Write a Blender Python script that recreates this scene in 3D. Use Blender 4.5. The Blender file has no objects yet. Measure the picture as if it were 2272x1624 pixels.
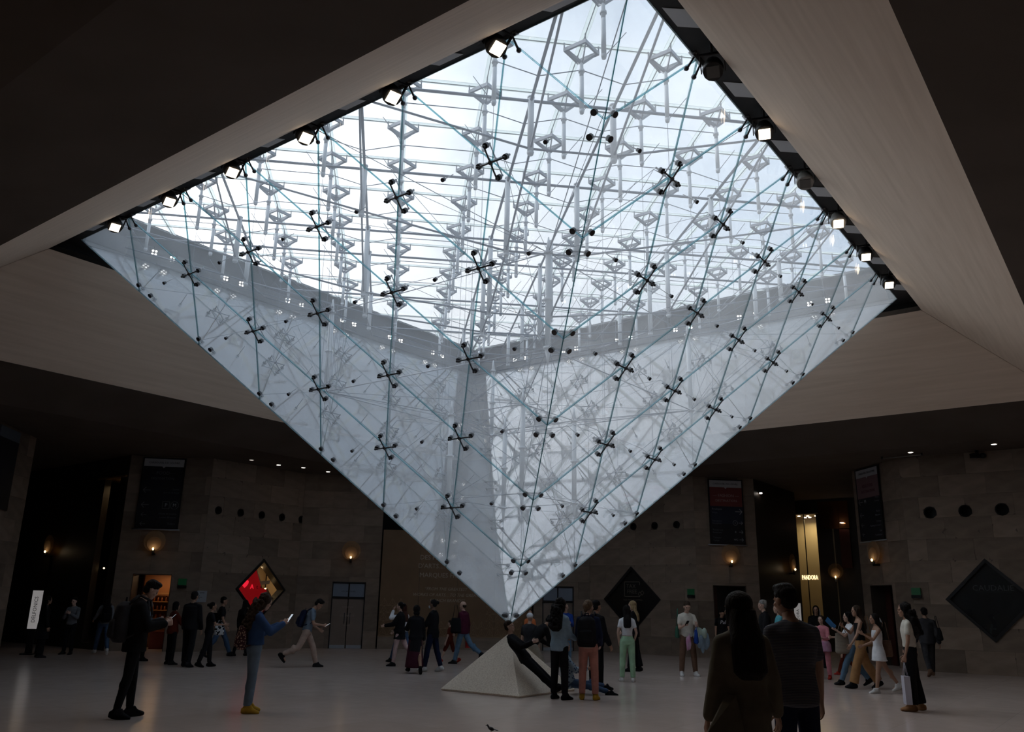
import bpy, math, random
from mathutils import Vector, Matrix, Euler
random.seed(7)
R = math.radians
C = bpy.context.scene.collection
SC = bpy.context.scene
V = Vector

# ---------------------------------------------------------------- camera, sky, exposure
CAM = V((-2.512, -17.558, 1.690))
cam_d = bpy.data.cameras.new('camera'); cam = bpy.data.objects.new('camera', cam_d); C.objects.link(cam)
cam_d.sensor_width = 36.0; cam_d.lens = 29.31; cam_d.clip_end = 300
yaw, pit, rol = -0.13918, 0.27637, 0.01861
f_ = V((-math.sin(yaw)*math.cos(pit), math.cos(yaw)*math.cos(pit), math.sin(pit)))
r0 = V((math.cos(yaw), math.sin(yaw), 0)); u0 = r0.cross(f_)
r_ = math.cos(rol)*r0 + math.sin(rol)*u0; u_ = -math.sin(rol)*r0 + math.cos(rol)*u0
cam.matrix_world = Matrix(((r_.x, u_.x, -f_.x, CAM.x), (r_.y, u_.y, -f_.y, CAM.y), (r_.z, u_.z, -f_.z, CAM.z), (0, 0, 0, 1)))
SC.camera = cam
SC.view_settings.view_transform = 'Standard'; SC.view_settings.look = 'None'
SC.view_settings.gamma = 1.0; SC.view_settings.use_curve_mapping = False
SC.view_settings.exposure = 0.75
SC.cycles.transparent_max_bounces = 18; SC.cycles.max_bounces = 8; SC.cycles.use_adaptive_sampling = True; SC.cycles.adaptive_threshold = .03
SC.cycles.diffuse_bounces = 3; SC.cycles.glossy_bounces = 4; SC.cycles.sample_clamp_indirect = 4.0
SC.cycles.use_denoising = True

def nodes_of(nt):
    nt.nodes.clear()
    def N(t, **kw):
        n = nt.nodes.new(t)
        for k, v in kw.items(): setattr(n, k, v)
        return n
    return N, nt.links.new

SKY = 1.75
w = bpy.data.worlds.new('sky'); SC.world = w; w.use_nodes = True
N, L = nodes_of(w.node_tree)
tc = N('ShaderNodeTexCoord'); mp = N('ShaderNodeMapping'); mp.inputs['Scale'].default_value = (1.6, 1.6, 2.6)
nz = N('ShaderNodeTexNoise'); nz.inputs['Scale'].default_value = 1.7; nz.inputs['Detail'].default_value = 6; nz.inputs['Roughness'].default_value = .55
L(tc.outputs['Generated'], mp.inputs[0]); L(mp.outputs[0], nz.inputs['Vector'])
dp = N('ShaderNodeVectorMath', operation='DOT_PRODUCT'); dp.inputs[1].default_value = (-0.75, 0.55, -0.75)
L(tc.outputs['Generated'], dp.inputs[0])
ad = N('ShaderNodeMath', operation='MULTIPLY_ADD'); ad.inputs[1].default_value = 0.62; L(dp.outputs['Value'], ad.inputs[0]); L(nz.outputs[0], ad.inputs[2])
rp = N('ShaderNodeValToRGB'); rp.color_ramp.elements[0].position = 0.22; rp.color_ramp.elements[0].color = (0.31, 0.385, 0.49, 1)
rp.color_ramp.elements[1].position = 0.72; rp.color_ramp.elements[1].color = (0.74, 0.765, 0.80, 1)
L(ad.outputs[0], rp.inputs[0])
d2 = N('ShaderNodeVectorMath', operation='DOT_PRODUCT'); sv = V((-.72, .52, .46)).normalized(); d2.inputs[1].default_value = sv
nm = N('ShaderNodeVectorMath', operation='NORMALIZE'); L(tc.outputs['Generated'], nm.inputs[0]); L(nm.outputs[0], d2.inputs[0])
mr = N('ShaderNodeMapRange'); mr.interpolation_type = 'SMOOTHSTEP'; mr.inputs['From Min'].default_value = .60; mr.inputs['From Max'].default_value = 1.0; mr.inputs['To Min'].default_value = 1.0; mr.inputs['To Max'].default_value = 3.0
L(d2.outputs['Value'], mr.inputs['Value'])
bg = N('ShaderNodeBackground'); ms = N('ShaderNodeMath', operation='MULTIPLY'); ms.inputs[1].default_value = SKY; L(mr.outputs[0], ms.inputs[0]); L(ms.outputs[0], bg.inputs[1]); L(rp.outputs[0], bg.inputs[0])
wo = N('ShaderNodeOutputWorld'); L(bg.outputs[0], wo.inputs[0])

# ---------------------------------------------------------------- materials
MATS = {}
def mat(name, col=(.5,.5,.5), rough=.6, metal=0, emit=None, es=0, build=None, spec=.5):
    if name in MATS: return MATS[name]
    m = bpy.data.materials.new(name); m.use_nodes = True
    N, L = nodes_of(m.node_tree)
    o = N('ShaderNodeOutputMaterial')
    if build: build(N, L, o)
    else:
        b = N('ShaderNodeBsdfPrincipled'); b.inputs['Base Color'].default_value = (*col, 1)
        b.inputs['Roughness'].default_value = rough; b.inputs['Metallic'].default_value = metal
        b.inputs['Specular IOR Level'].default_value = spec
        if emit: b.inputs['Emission Color'].default_value = (*emit, 1); b.inputs['Emission Strength'].default_value = es
        L(b.outputs[0], o.inputs[0])
    m.diffuse_color = (*col, 1)
    MATS[name] = m; return m

def noise_mat(name, c1, c2, scale, rough=.7, rot=0, stretch=(1,1,1), bump=0.0, spec=.5, rnd=0.0, detail=5, coord='Object', metal=0, lo=.3, hi=.7):
    def b(N, L, o):
        t = N('ShaderNodeTexCoord'); mp = N('ShaderNodeMapping'); mp.vector_type = 'POINT'
        mp2 = N('ShaderNodeMapping'); mp.inputs['Rotation'].default_value = (0, 0, rot); mp2.inputs['Scale'].default_value = stretch
        L(t.outputs[coord], mp.inputs[0]); L(mp.outputs[0], mp2.inputs[0])
        n = N('ShaderNodeTexNoise'); n.inputs['Scale'].default_value = scale; n.inputs['Detail'].default_value = detail
        L(mp2.outputs[0], n.inputs['Vector'])
        r = N('ShaderNodeValToRGB'); r.color_ramp.elements[0].position = lo; r.color_ramp.elements[1].position = hi
        r.color_ramp.elements[0].color = (*c1, 1); r.color_ramp.elements[1].color = (*c2, 1); L(n.outputs[0], r.inputs[0])
        p = N('ShaderNodeBsdfPrincipled'); p.inputs['Roughness'].default_value = rough; p.inputs['Specular IOR Level'].default_value = spec
        p.inputs['Metallic'].default_value = metal
        src = r.outputs[0]
        if rnd:
            oi = N('ShaderNodeObjectInfo'); h = N('ShaderNodeHueSaturation'); mm = N('ShaderNodeMapRange')
            mm.inputs['To Min'].default_value = 1 - rnd; mm.inputs['To Max'].default_value = 1 + rnd
            L(oi.outputs['Random'], mm.inputs['Value']); L(mm.outputs[0], h.inputs['Value']); L(src, h.inputs['Color']); src = h.outputs[0]
        L(src, p.inputs['Base Color'])
        if bump:
            bp = N('ShaderNodeBump'); bp.inputs['Strength'].default_value = bump; bp.inputs['Distance'].default_value = .02
            L(n.outputs[0], bp.inputs['Height']); L(bp.outputs[0], p.inputs['Normal'])
        L(p.outputs[0], o.inputs[0])
    return mat(name, c2, build=b)

def glass_build(tint, F0, haze, hazecol=(.8,.84,.88)):
    def b(N, L, o):
        g = N('ShaderNodeNewGeometry'); d = N('ShaderNodeVectorMath', operation='DOT_PRODUCT')
        L(g.outputs['Normal'], d.inputs[0]); L(g.outputs['Incoming'], d.inputs[1])
        a = N('ShaderNodeMath', operation='ABSOLUTE'); L(d.outputs['Value'], a.inputs[0])
        s = N('ShaderNodeMath', operation='SUBTRACT'); s.inputs[0].default_value = 1; L(a.outputs[0], s.inputs[1])
        p = N('ShaderNodeMath', operation='POWER'); p.inputs[1].default_value = 5; L(s.outputs[0], p.inputs[0])
        m = N('ShaderNodeMath', operation='MULTIPLY_ADD'); m.inputs[1].default_value = 1 - F0; m.inputs[2].default_value = F0; L(p.outputs[0], m.inputs[0])
        tr = N('ShaderNodeBsdfTransparent'); tr.inputs[0].default_value = (*tint, 1)
        gl = N('ShaderNodeBsdfGlossy'); gl.inputs['Roughness'].default_value = 0.012
        mx = N('ShaderNodeMixShader'); L(m.outputs[0], mx.inputs[0]); L(tr.outputs[0], mx.inputs[1]); L(gl.outputs[0], mx.inputs[2])
        df = N('ShaderNodeBsdfDiffuse'); df.inputs[0].default_value = (*hazecol, 1)
        tl = N('ShaderNodeBsdfTranslucent'); tl.inputs[0].default_value = (*hazecol, 1)
        m2 = N('ShaderNodeMixShader'); L(df.outputs[0], m2.inputs[1]); L(tl.outputs[0], m2.inputs[2])
        m3 = N('ShaderNodeMixShader'); m3.inputs[0].default_value = haze
        if haze:
            t = N('ShaderNodeTexCoord'); n = N('ShaderNodeTexNoise'); n.inputs['Scale'].default_value = .55; n.inputs['Detail'].default_value = 4
            L(t.outputs['Object'], n.inputs['Vector'])
            q = N('ShaderNodeMapRange'); q.inputs['From Min'].default_value = .35; q.inputs['From Max'].default_value = .7
            q.inputs['To Min'].default_value = haze*.85; q.inputs['To Max'].default_value = haze*1.35; L(n.outputs[0], q.inputs['Value']); L(q.outputs[0], m3.inputs[0])
        L(mx.outputs[0], m3.inputs[1]); L(m2.outputs[0], m3.inputs[2]); L(m3.outputs[0], o.inputs[0])
    return b
M_PANE = mat('pane_glass', (.8,.9,.95), build=glass_build((.985,.99,.99), .13, .185, (.95,.96,.965)))
M_ROOFGLASS = mat('roof_glass', (.9,.95,1), build=glass_build((.99,.995,.995), .03, .012))
M_SHOPGLASS = mat('shop_glass', (.8,.85,.9), build=glass_build((.97,.98,.98), .04, 0))
def edge_b(N, L, o):
    g = N('ShaderNodeBsdfGlossy'); g.inputs[0].default_value = (.30,.48,.50,1); g.inputs['Roughness'].default_value = .12
    t = N('ShaderNodeBsdfTransparent'); t.inputs[0].default_value = (.14,.33,.36,1)
    m = N('ShaderNodeMixShader'); m.inputs[0].default_value = .45; L(t.outputs[0], m.inputs[1]); L(g.outputs[0], m.inputs[2]); L(m.outputs[0], o.inputs[0])
M_EDGE = mat('pane_edge', (.3,.55,.58), build=edge_b)
def frit_b(N, L, o):
    t = N('ShaderNodeBsdfTransparent'); t.inputs[0].default_value = (.95,.97,.95,1)
    d = N('ShaderNodeBsdfTranslucent'); d.inputs[0].default_value = (.93,.95,.90,1)
    e = N('ShaderNodeBsdfDiffuse'); e.inputs[0].default_value = (.8,.83,.8,1)
    m = N('ShaderNodeMixShader'); m.inputs[0].default_value = .12; L(d.outputs[0], m.inputs[1]); L(e.outputs[0], m.inputs[2])
    m2 = N('ShaderNodeMixShader'); m2.inputs[0].default_value = .62; L(t.outputs[0], m2.inputs[1]); L(m.outputs[0], m2.inputs[2]); L(m2.outputs[0], o.inputs[0])
M_FRIT = mat('frosted_strip', (.9,.9,.85), build=frit_b)
M_STEEL = mat('brushed_steel', (.34,.35,.38), .4, .2)
M_STEELD = mat('dark_steel_fitting', (.10,.105,.115), .35, .6)
M_WIRE = mat('stainless_cable', (.17,.19,.23), .4, .3)
M_WHITE = mat('white_painted_steel', (.78,.79,.80), .45, 0)
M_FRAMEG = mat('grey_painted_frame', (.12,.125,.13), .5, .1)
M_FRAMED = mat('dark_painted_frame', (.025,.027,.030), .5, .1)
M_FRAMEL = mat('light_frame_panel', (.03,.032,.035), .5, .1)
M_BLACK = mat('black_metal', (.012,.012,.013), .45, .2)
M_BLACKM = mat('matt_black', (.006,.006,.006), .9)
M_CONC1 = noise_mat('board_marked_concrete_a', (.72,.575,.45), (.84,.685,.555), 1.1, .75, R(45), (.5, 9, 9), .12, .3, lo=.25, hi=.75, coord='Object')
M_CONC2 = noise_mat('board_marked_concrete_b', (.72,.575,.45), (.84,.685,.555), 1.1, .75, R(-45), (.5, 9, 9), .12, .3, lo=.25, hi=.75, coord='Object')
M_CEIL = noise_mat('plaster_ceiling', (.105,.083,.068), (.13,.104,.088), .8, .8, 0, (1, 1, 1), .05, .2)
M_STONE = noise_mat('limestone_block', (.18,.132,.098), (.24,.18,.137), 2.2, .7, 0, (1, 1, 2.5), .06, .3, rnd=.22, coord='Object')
M_MORTAR = mat('stone_mortar', (.12,.09,.07), .9)
M_PYR = noise_mat('travertine', (.78,.63,.48), (.97,.83,.67), 34, .55, 0, (1, 1, 1.6), .25, .4, detail=9, lo=.32, hi=.6)
M_GOLD = noise_mat('gold_hoarding_print', (.17,.095,.045), (.215,.122,.06), 1.2, .55, 0, (1,1,1), 0, .4)
M_GOLDL = mat('gold_line_print', (.34,.21,.11), .5)
M_GOLDT = mat('pale_gold_lettering', (.42,.33,.25), .5)
M_DOOR = noise_mat('beige_lacquered_door', (.20,.15,.12), (.235,.18,.145), 1.5, .35, 0, (1,1,1), 0)
M_BLUEGREY = mat('blue_grey_film', (.18,.21,.27), .5)
M_SIGNBLK = mat('banner_near_black', (.010,.012,.018), .6)
M_SIGNNAVY = mat('banner_navy', (.014,.020,.042), .6)
M_SIGNRED = mat('banner_dark_red', (.17,.035,.030), .6)
M_SIGNPINK = mat('banner_dusty_pink', (.20,.115,.125), .6)
M_SIGNWHITE = mat('banner_white', (.42,.42,.44), .6)
M_PRINT = mat('pale_print', (.38,.39,.41), .6)
M_PRINTD = mat('dim_print', (.12,.125,.14), .6)
M_DARKPRINT = mat('dark_print', (.03,.03,.035), .6)
M_GREEN = mat('green_exit_panel', (.012,.07,.03), .5, emit=(.02,.35,.1), es=.012)
M_LAMP = mat('flood_lens', (1,.9,.75), .3, emit=(1.0,.80,.58), es=4)
M_LAMPW = mat('led_chip', (1,1,1), .3, emit=(1.0,.98,.92), es=5)
M_LAMPOFF = mat('unlit_lens', (.10,.10,.095), .2)
M_WARM = mat('warm_bulb', (1,.8,.5), .3, emit=(1.0,.66,.30), es=2.5)
M_DOWN = mat('downlight_disc', (1,.9,.8), .3, emit=(1.0,.88,.78), es=3.5)
def scb(N, L, o):
    t = N('ShaderNodeBsdfTransparent'); t.inputs[0].default_value = (.85,.75,.6,1)
    d = N('ShaderNodeBsdfTranslucent'); d.inputs[0].default_value = (.62,.50,.34,1)
    e = N('ShaderNodeBsdfDiffuse'); e.inputs[0].default_value = (.42,.36,.28,1)
    a = N('ShaderNodeAddShader'); L(d.outputs[0], a.inputs[0]); L(e.outputs[0], a.inputs[1])
    m = N('ShaderNodeMixShader'); m.inputs[0].default_value = .20; L(t.outputs[0], m.inputs[1]); L(a.outputs[0], m.inputs[2]); L(m.outputs[0], o.inputs[0])
M_SCONCE = mat('amber_glass_disc', (.7,.5,.3), build=scb)
M_COPPER = mat('copper_mirror', (.42,.16,.06), .12, .9)
M_REDWALL = mat('red_lacquer', (.45,.010,.012), .35)
M_CREAM = mat('cream_wall', (.42,.33,.20), .6)
M_WOOD = mat('warm_wood_shelf', (.40,.22,.09), .5)
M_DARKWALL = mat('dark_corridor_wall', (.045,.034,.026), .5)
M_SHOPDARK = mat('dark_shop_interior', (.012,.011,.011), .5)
M_LETTER = mat('lit_letters', (1,.8,.5), .4, emit=(1.0,.70,.36), es=1.1)
M_TOTEM = mat('white_totem_face', (.8,.8,.8), .5, emit=(1,.93,.9), es=.10)
M_CARD = mat('white_card', (.55,.55,.56), .6)
def floor_b(N, L, o):
    t = N('ShaderNodeTexCoord')
    n = N('ShaderNodeTexNoise'); n.inputs['Scale'].default_value = .35; n.inputs['Detail'].default_value = 6; L(t.outputs['Object'], n.inputs['Vector'])
    mp = N('ShaderNodeMapping'); mp.inputs['Rotation'].default_value = (0,0,R(45)); L(t.outputs['Object'], mp.inputs[0])
    b = N('ShaderNodeTexBrick'); b.inputs['Scale'].default_value = 1; b.inputs['Brick Width'].default_value = 1.2; b.inputs['Row Height'].default_value = 1.2
    b.inputs['Mortar Size'].default_value = .004; b.offset = 0; L(mp.outputs[0], b.inputs['Vector'])
    b.inputs['Color1'].default_value = (.57,.455,.40,1); b.inputs['Color2'].default_value = (.60,.48,.425,1); b.inputs['Mortar'].default_value = (.46,.385,.34,1)
    r = N('ShaderNodeMapRange'); r.inputs['To Min'].default_value = .88; r.inputs['To Max'].default_value = 1.1; L(n.outputs[0], r.inputs['Value'])
    h = N('ShaderNodeHueSaturation'); L(b.outputs[0], h.inputs['Color']); L(r.outputs[0], h.inputs['Value'])
    p = N('ShaderNodeBsdfPrincipled'); L(h.outputs[0], p.inputs['Base Color']); p.inputs['Specular IOR Level'].default_value = .55
    n2 = N('ShaderNodeTexNoise'); n2.inputs['Scale'].default_value = 3.0; L(t.outputs['Object'], n2.inputs['Vector'])
    q = N('ShaderNodeMapRange'); q.inputs['To Min'].default_value = .15; q.inputs['To Max'].default_value = .24; L(n2.outputs[0], q.inputs['Value']); L(q.outputs[0], p.inputs['Roughness'])
    n3 = N('ShaderNodeTexNoise'); n3.inputs['Scale'].default_value = 1.3; n3.inputs['Detail'].default_value = 3; L(t.outputs['Object'], n3.inputs['Vector'])
    pass
    L(p.outputs[0], o.inputs[0])
M_FLOOR = mat('polished_limestone_floor', (.3,.25,.2), build=floor_b)

# ---------------------------------------------------------------- mesh helpers
class MB:
    def __init__(s): s.v = []; s.f = []; s.m = []; s.s = []
    def poly(s, pts, m=0, smooth=False):
        b = len(s.v); s.v += [tuple(p) for p in pts]; s.f.append(tuple(range(b, b+len(pts)))); s.m.append(m); s.s.append(smooth); return s
    def prism(s, pts, off, m=0, mside=None):
        """closed prism: polygon pts and pts+off"""
        n = len(pts); b = len(s.v); off = V(off); pts = [V(p) for p in pts]
        s.v += [tuple(p) for p in pts] + [tuple(p+off) for p in pts]
        nn = V((0,0,0))
        for i in range(n): nn += pts[i].cross(pts[(i+1) % n])
        fl = nn.dot(off) > 0
        A = tuple(range(b, b+n)); B = tuple(range(b+n, b+2*n))
        s.f.append(A[::-1] if fl else A); s.f.append(B if fl else B[::-1]); s.m += [m, m]; s.s += [False]*2
        for i in range(n):
            j = (i+1) % n; q = (b+i, b+j, b+n+j, b+n+i)
            s.f.append(q if fl else q[::-1]); s.m.append(m if mside is None else mside); s.s.append(False)
        return s
    def box(s, c, d, m=0, rz=0, M=None):
        hx, hy, hz = d[0]/2, d[1]/2, d[2]/2
        T = M if M is not None else Matrix.Rotation(rz, 3, 'Z')
        P = [V(c) + T @ V((x, y, -hz)) for x, y in ((-hx,-hy),(hx,-hy),(hx,hy),(-hx,hy))]
        return s.prism(P, T @ V((0,0,2*hz)), m)
    def cyl(s, a, b, r0, r1=None, n=8, m=0, smooth=True):
        a, b = V(a), V(b); r1 = r0 if r1 is None else r1
        d = (b-a)
        if d.length < 1e-6: return s
        d.normalize(); x = d.orthogonal().normalized(); y = d.cross(x); k = len(s.v)
        for p, r in ((a, r0), (b, r1)):
            for i in range(n):
                t = 2*math.pi*i/n; s.v.append(tuple(p + r*(math.cos(t)*x + math.sin(t)*y)))
        for i in range(n):
            j = (i+1) % n; s.f.append((k+i, k+j, k+n+j, k+n+i)); s.m.append(m); s.s.append(smooth)
        s.f.append(tuple(range(k, k+n))[::-1]); s.f.append(tuple(range(k+n, k+2*n))); s.m += [m, m]; s.s += [False, False]
        return s
    def ell(s, c, ax, n=10, k=6, m=0, M=None):
        c = V(c); T = M if M is not None else Matrix.Identity(3); b = len(s.v)
        s.v.append(tuple(c + T @ V((0, 0, ax[2]))))
        for i in range(1, k):
            th = math.pi*i/k
            for j in range(n):
                ph = 2*math.pi*j/n
                s.v.append(tuple(c + T @ V((ax[0]*math.sin(th)*math.cos(ph), ax[1]*math.sin(th)*math.sin(ph), ax[2]*math.cos(th)))))
        s.v.append(tuple(c - T @ V((0, 0, ax[2]))))
        for j in range(n):
            s.f.append((b, b+1+j, b+1+(j+1) % n)); s.m.append(m); s.s.append(True)
        for i in range(k-2):
            for j in range(n):
                p = b+1+i*n; q = p+n; s.f.append((p+j, q+j, q+(j+1) % n, p+(j+1) % n)); s.m.append(m); s.s.append(True)
        e = len(s.v)-1; p = b+1+(k-2)*n
        for j in range(n):
            s.f.append((p+j, e, p+(j+1) % n)); s.m.append(m); s.s.append(True)
        return s
    def cap(s, a, b, r0, r1, n=10, m=0):
        """tapered capsule: cone frustum with ball ends"""
        s.cyl(a, b, r0, r1, n, m); s.ell(a, (r0,)*3, n, 6, m); s.ell(b, (r1,)*3, n, 6, m); return s
    def loft(s, rings, n=14, m=0):
        """rings: (centre, x axis, y axis, rx, ry)"""
        k = len(s.v)
        for c, x, y, rx, ry in rings:
            for i in range(n):
                t = 2*math.pi*i/n; s.v.append(tuple(V(c) + rx*math.cos(t)*V(x) + ry*math.sin(t)*V(y)))
        for a in range(len(rings)-1):
            for i in range(n):
                j = (i+1) % n; p = k+a*n; s.f.append((p+i, p+j, p+n+j, p+n+i)); s.m.append(m); s.s.append(True)
        e = k+(len(rings)-1)*n
        s.f.append(tuple(range(k, k+n))[::-1]); s.f.append(tuple(range(e, e+n))); s.m += [m, m]; s.s += [False]*2
        return s
    def mesh(s, name, mats):
        me = bpy.data.meshes.new(name); me.from_pydata(s.v, [], s.f)
        for q in (mats if isinstance(mats, (list, tuple)) else [mats]): me.materials.append(q)
        me.polygons.foreach_set('material_index', s.m); me.polygons.foreach_set('use_smooth', s.s); me.update()
        return me
    def build(s, name, mats, parent=None, loc=None):
        o = bpy.data.objects.new(name, s.mesh(name, mats)); C.objects.link(o)
        if parent is not None: o.parent = parent
        if loc is not None: o.location = loc
        return o

def tag(o, label=None, cat=None, group=None, kind=None):
    if label: o['label'] = label
    if cat: o['category'] = cat
    if group: o['group'] = group
    if kind: o['kind'] = kind
    return o
def empty(name, loc=(0,0,0), rz=0):
    o = bpy.data.objects.new(name, None); C.objects.link(o); o.location = loc; o.rotation_euler = (0, 0, rz); o.empty_display_size = .2; return o
def use(me, name, parent=None, M=None):
    o = bpy.data.objects.new(name, me); C.objects.link(o)
    if parent is not None: o.parent = parent
    if M is not None: o.matrix_local = M
    return o
def frame_M(c, x, y, z):
    return Matrix(((x[0], y[0], z[0], c[0]), (x[1], y[1], z[1], c[1]), (x[2], y[2], z[2], c[2]), (0,0,0,1)))
def text_mesh(s, size, m, extrude=.004, align='CENTER', shear=0):
    cu = bpy.data.curves.new('t', 'FONT'); cu.body = s; cu.size = size; cu.extrude = extrude; cu.align_x = align; cu.align_y = 'CENTER'; cu.resolution_u = 2; cu.shear = shear
    o = bpy.data.objects.new('t', cu); C.objects.link(o)
    me = bpy.data.meshes.new_from_object(o.evaluated_get(bpy.context.evaluated_depsgraph_get()))
    bpy.data.objects.remove(o); me.materials.clear(); me.materials.append(m)
    for p in me.polygons: p.material_index = 0
    return me

# polygon cutting in 2D (convex pieces)
def clip(poly, a, b, keep_left):
    out = []
    def side(p):
        d = (b[0]-a[0])*(p[1]-a[1]) - (b[1]-a[1])*(p[0]-a[0]); return d if keep_left else -d
    for i in range(len(poly)):
        p, q = poly[i], poly[(i+1) % len(poly)]; sp, sq = side(p), side(q)
        if sp >= -1e-9: out.append(p)
        if (sp > 1e-9 and sq < -1e-9) or (sp < -1e-9 and sq > 1e-9):
            t = sp/(sp-sq); out.append((p[0]+(q[0]-p[0])*t, p[1]+(q[1]-p[1])*t))
    return out
def area(p): return abs(sum(p[i][0]*p[(i+1) % len(p)][1]-p[(i+1) % len(p)][0]*p[i][1] for i in range(len(p))))/2 if len(p) > 2 else 0
def subtract(poly, hole):
    """poly minus convex CCW hole -> convex pieces"""
    out = []; rest = poly
    for i in range(len(hole)):
        a, b = hole[i], hole[(i+1) % len(hole)]
        o = clip(rest, a, b, False)
        if area(o) > 1e-5: out.append(o)
        rest = clip(rest, a, b, True)
        if area(rest) < 1e-5: break
    return out
def inter(poly, hole):
    for i in range(len(hole)):
        poly = clip(poly, hole[i], hole[(i+1) % len(hole)], True)
        if area(poly) < 1e-6: return []
    return poly
def rect(u0, v0, u1, v1): return [(u0,v0),(u1,v0),(u1,v1),(u0,v1)]
def diamond(u, v, r, rv=None): rv = rv or r; return [(u-r,v),(u,v-rv),(u+r,v),(u,v+rv)]
def circle(u, v, r, n=14): return [(u+r*math.cos(2*math.pi*i/n), v+r*math.sin(2*math.pi*i/n)) for i in range(n)]

# ---------------------------------------------------------------- floor and ceiling
fl = MB().box((0, 0, -.1), (90, 90, .2)).build('floor', M_FLOOR); tag(fl, 'polished beige limestone floor of the hall', 'floor', kind='structure')
HD0, HD1, HD2, HD3 = 10.0, 13.5, 16.5, 42.0
Z0, Z1, Z2 = 8.72, 6.75, 6.20
def quadrants(): return [((0,-1),(-1,0)), ((-1,0),(0,1)), ((0,1),(1,0)), ((1,0),(0,-1))]
ce = empty('ceiling', (0,0,6.2)); tag(ce, 'coffered concrete ceiling sloping up to the skylight', 'ceiling', kind='structure')
for i, (a, b) in enumerate(quadrants()):
    m = M_CONC1 if i % 2 == 0 else M_CONC2
    def P(d, hd, z): return V((d[0]*hd, d[1]*hd, z-6.2))
    n = V((a[0]+b[0], a[1]+b[1], 0)).normalized()
    g = .012
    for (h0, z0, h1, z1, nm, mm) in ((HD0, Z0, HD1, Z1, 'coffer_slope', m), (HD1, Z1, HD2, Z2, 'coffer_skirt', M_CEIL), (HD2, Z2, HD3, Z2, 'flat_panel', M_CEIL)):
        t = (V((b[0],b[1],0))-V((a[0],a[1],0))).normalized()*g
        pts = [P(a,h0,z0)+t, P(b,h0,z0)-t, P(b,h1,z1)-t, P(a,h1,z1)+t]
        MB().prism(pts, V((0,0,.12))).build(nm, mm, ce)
    MB().prism([P(a,HD0,Z0)-n*0, P(b,HD0,Z0), P(b,HD0,Z0+.3), P(a,HD0,Z0+.3)], n*.1).build('reveal', M_BLACKM, ce)
for k in range(4):     # thin dark joints along the creases
    a = V((math.cos(k*math.pi/2), math.sin(k*math.pi/2), 0))
    MB().prism([a*HD0+V((0,0,Z0+.02-6.2))+V((-a.y,a.x,0))*.03, a*HD0+V((0,0,Z0+.02-6.2))-V((-a.y,a.x,0))*.03, a*HD1+V((0,0,Z1+.02-6.2))-V((-a.y,a.x,0))*.03, a*HD1+V((0,0,Z1+.02-6.2))+V((-a.y,a.x,0))*.03], V((0,0,.02))).build('crease_joint', M_BLACKM, ce)
for i, (a, b) in enumerate(quadrants()):   # closes the mall far away in the dark
    pa, pb = V((a[0]*40, a[1]*40, 0)), V((b[0]*40, b[1]*40, 0))
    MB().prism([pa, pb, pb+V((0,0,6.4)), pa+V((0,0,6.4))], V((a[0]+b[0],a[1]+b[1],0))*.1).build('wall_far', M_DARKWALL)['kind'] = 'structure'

# ---------------------------------------------------------------- stone walls
BW, BH = 1.24, .62
def wall(name, p0, p1, z1=6.2, holes=(), blocks=True, seed=0, label=None, thick=.22, z0=0.0):
    """stone clad wall, room on the left of p0->p1 looking down is computed towards the origin"""
    p0, p1 = V((*p0, 0)), V((*p1, 0)); ux = (p1-p0); Lw = ux.length; ux.normalize()
    nrm = V((-ux.y, ux.x, 0))
    if nrm.dot(-(p0+p1)/2) < 0: nrm = -nrm
    pieces = [rect(0, z0, Lw, z1)]
    for h in holes:
        nxt = []
        for p in pieces: nxt += subtract(p, h)
        pieces = nxt
    mb = MB()
    W3 = lambda p, d=0.0: ux*p[0] + V((0,0,p[1])) + nrm*d
    for p in pieces: mb.prism([W3(q, -.014) for q in p], -nrm*thick)
    root = mb.build(name, M_MORTAR if blocks else M_STONE, loc=p0)
    tag(root, label or 'limestone clad wall', 'wall', kind='structure')
    if blocks:
        rnd = random.Random(seed); row = 0; z = z0
        while z < z1-.02:
            zt = min(z+BH, z1); u = -(BW*.5 if row % 2 else 0) - rnd.random()*.2
            while u < Lw:
                wd = BW*(1+.0*rnd.random()); a, b = max(0, u)+.0025, min(Lw, u+wd)-.0025
                if b-a > .05:
                    ps = [rect(a, z+.0025, b, zt-.0025)]
                    for h in holes:
                        nx = []
                        for p in ps: nx += subtract(p, h)
                        ps = nx
                    ps = [p for p in ps if area(p) > .003]
                    if ps:
                        k = MB(); o = V((rnd.random()*9, rnd.random()*9, rnd.random()*9)); pr = .0
                        c = W3(((a+b)/2, (z+zt)/2))
                        pr = .014+rnd.random()*.003
                        for p in ps: k.prism([W3(q, -.014)-c for q in p], nrm*pr)
                        k.build('stone_block', M_STONE, root, c)
                u += wd
            z = zt; row += 1
    root['_'] = 0; del root['_']
    return dict(o=root, p0=p0, ux=ux, n=nrm, L=Lw, P=lambda u, v, d=0.0: p0+ux*u+V((0,0,v))+nrm*d,
                M=lambda u, v, d=0.0: frame_M(p0+ux*u+V((0,0,v))+nrm*d, *( (ux, V((0,0,1)), nrm) if ux.cross(V((0,0,1))).dot(nrm) > 0 else (-ux, V((0,0,1)), nrm))),
                sg=1 if ux.cross(V((0,0,1))).dot(nrm) > 0 else -1)
def wall_child_M(W, u, v, d=0.0):
    M = W['M'](u, v, d); M = M.copy(); M.translation -= W['p0']; return M
def dist2(p, x, y): return math.hypot(p[0]-x, p[1]-y)

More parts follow.
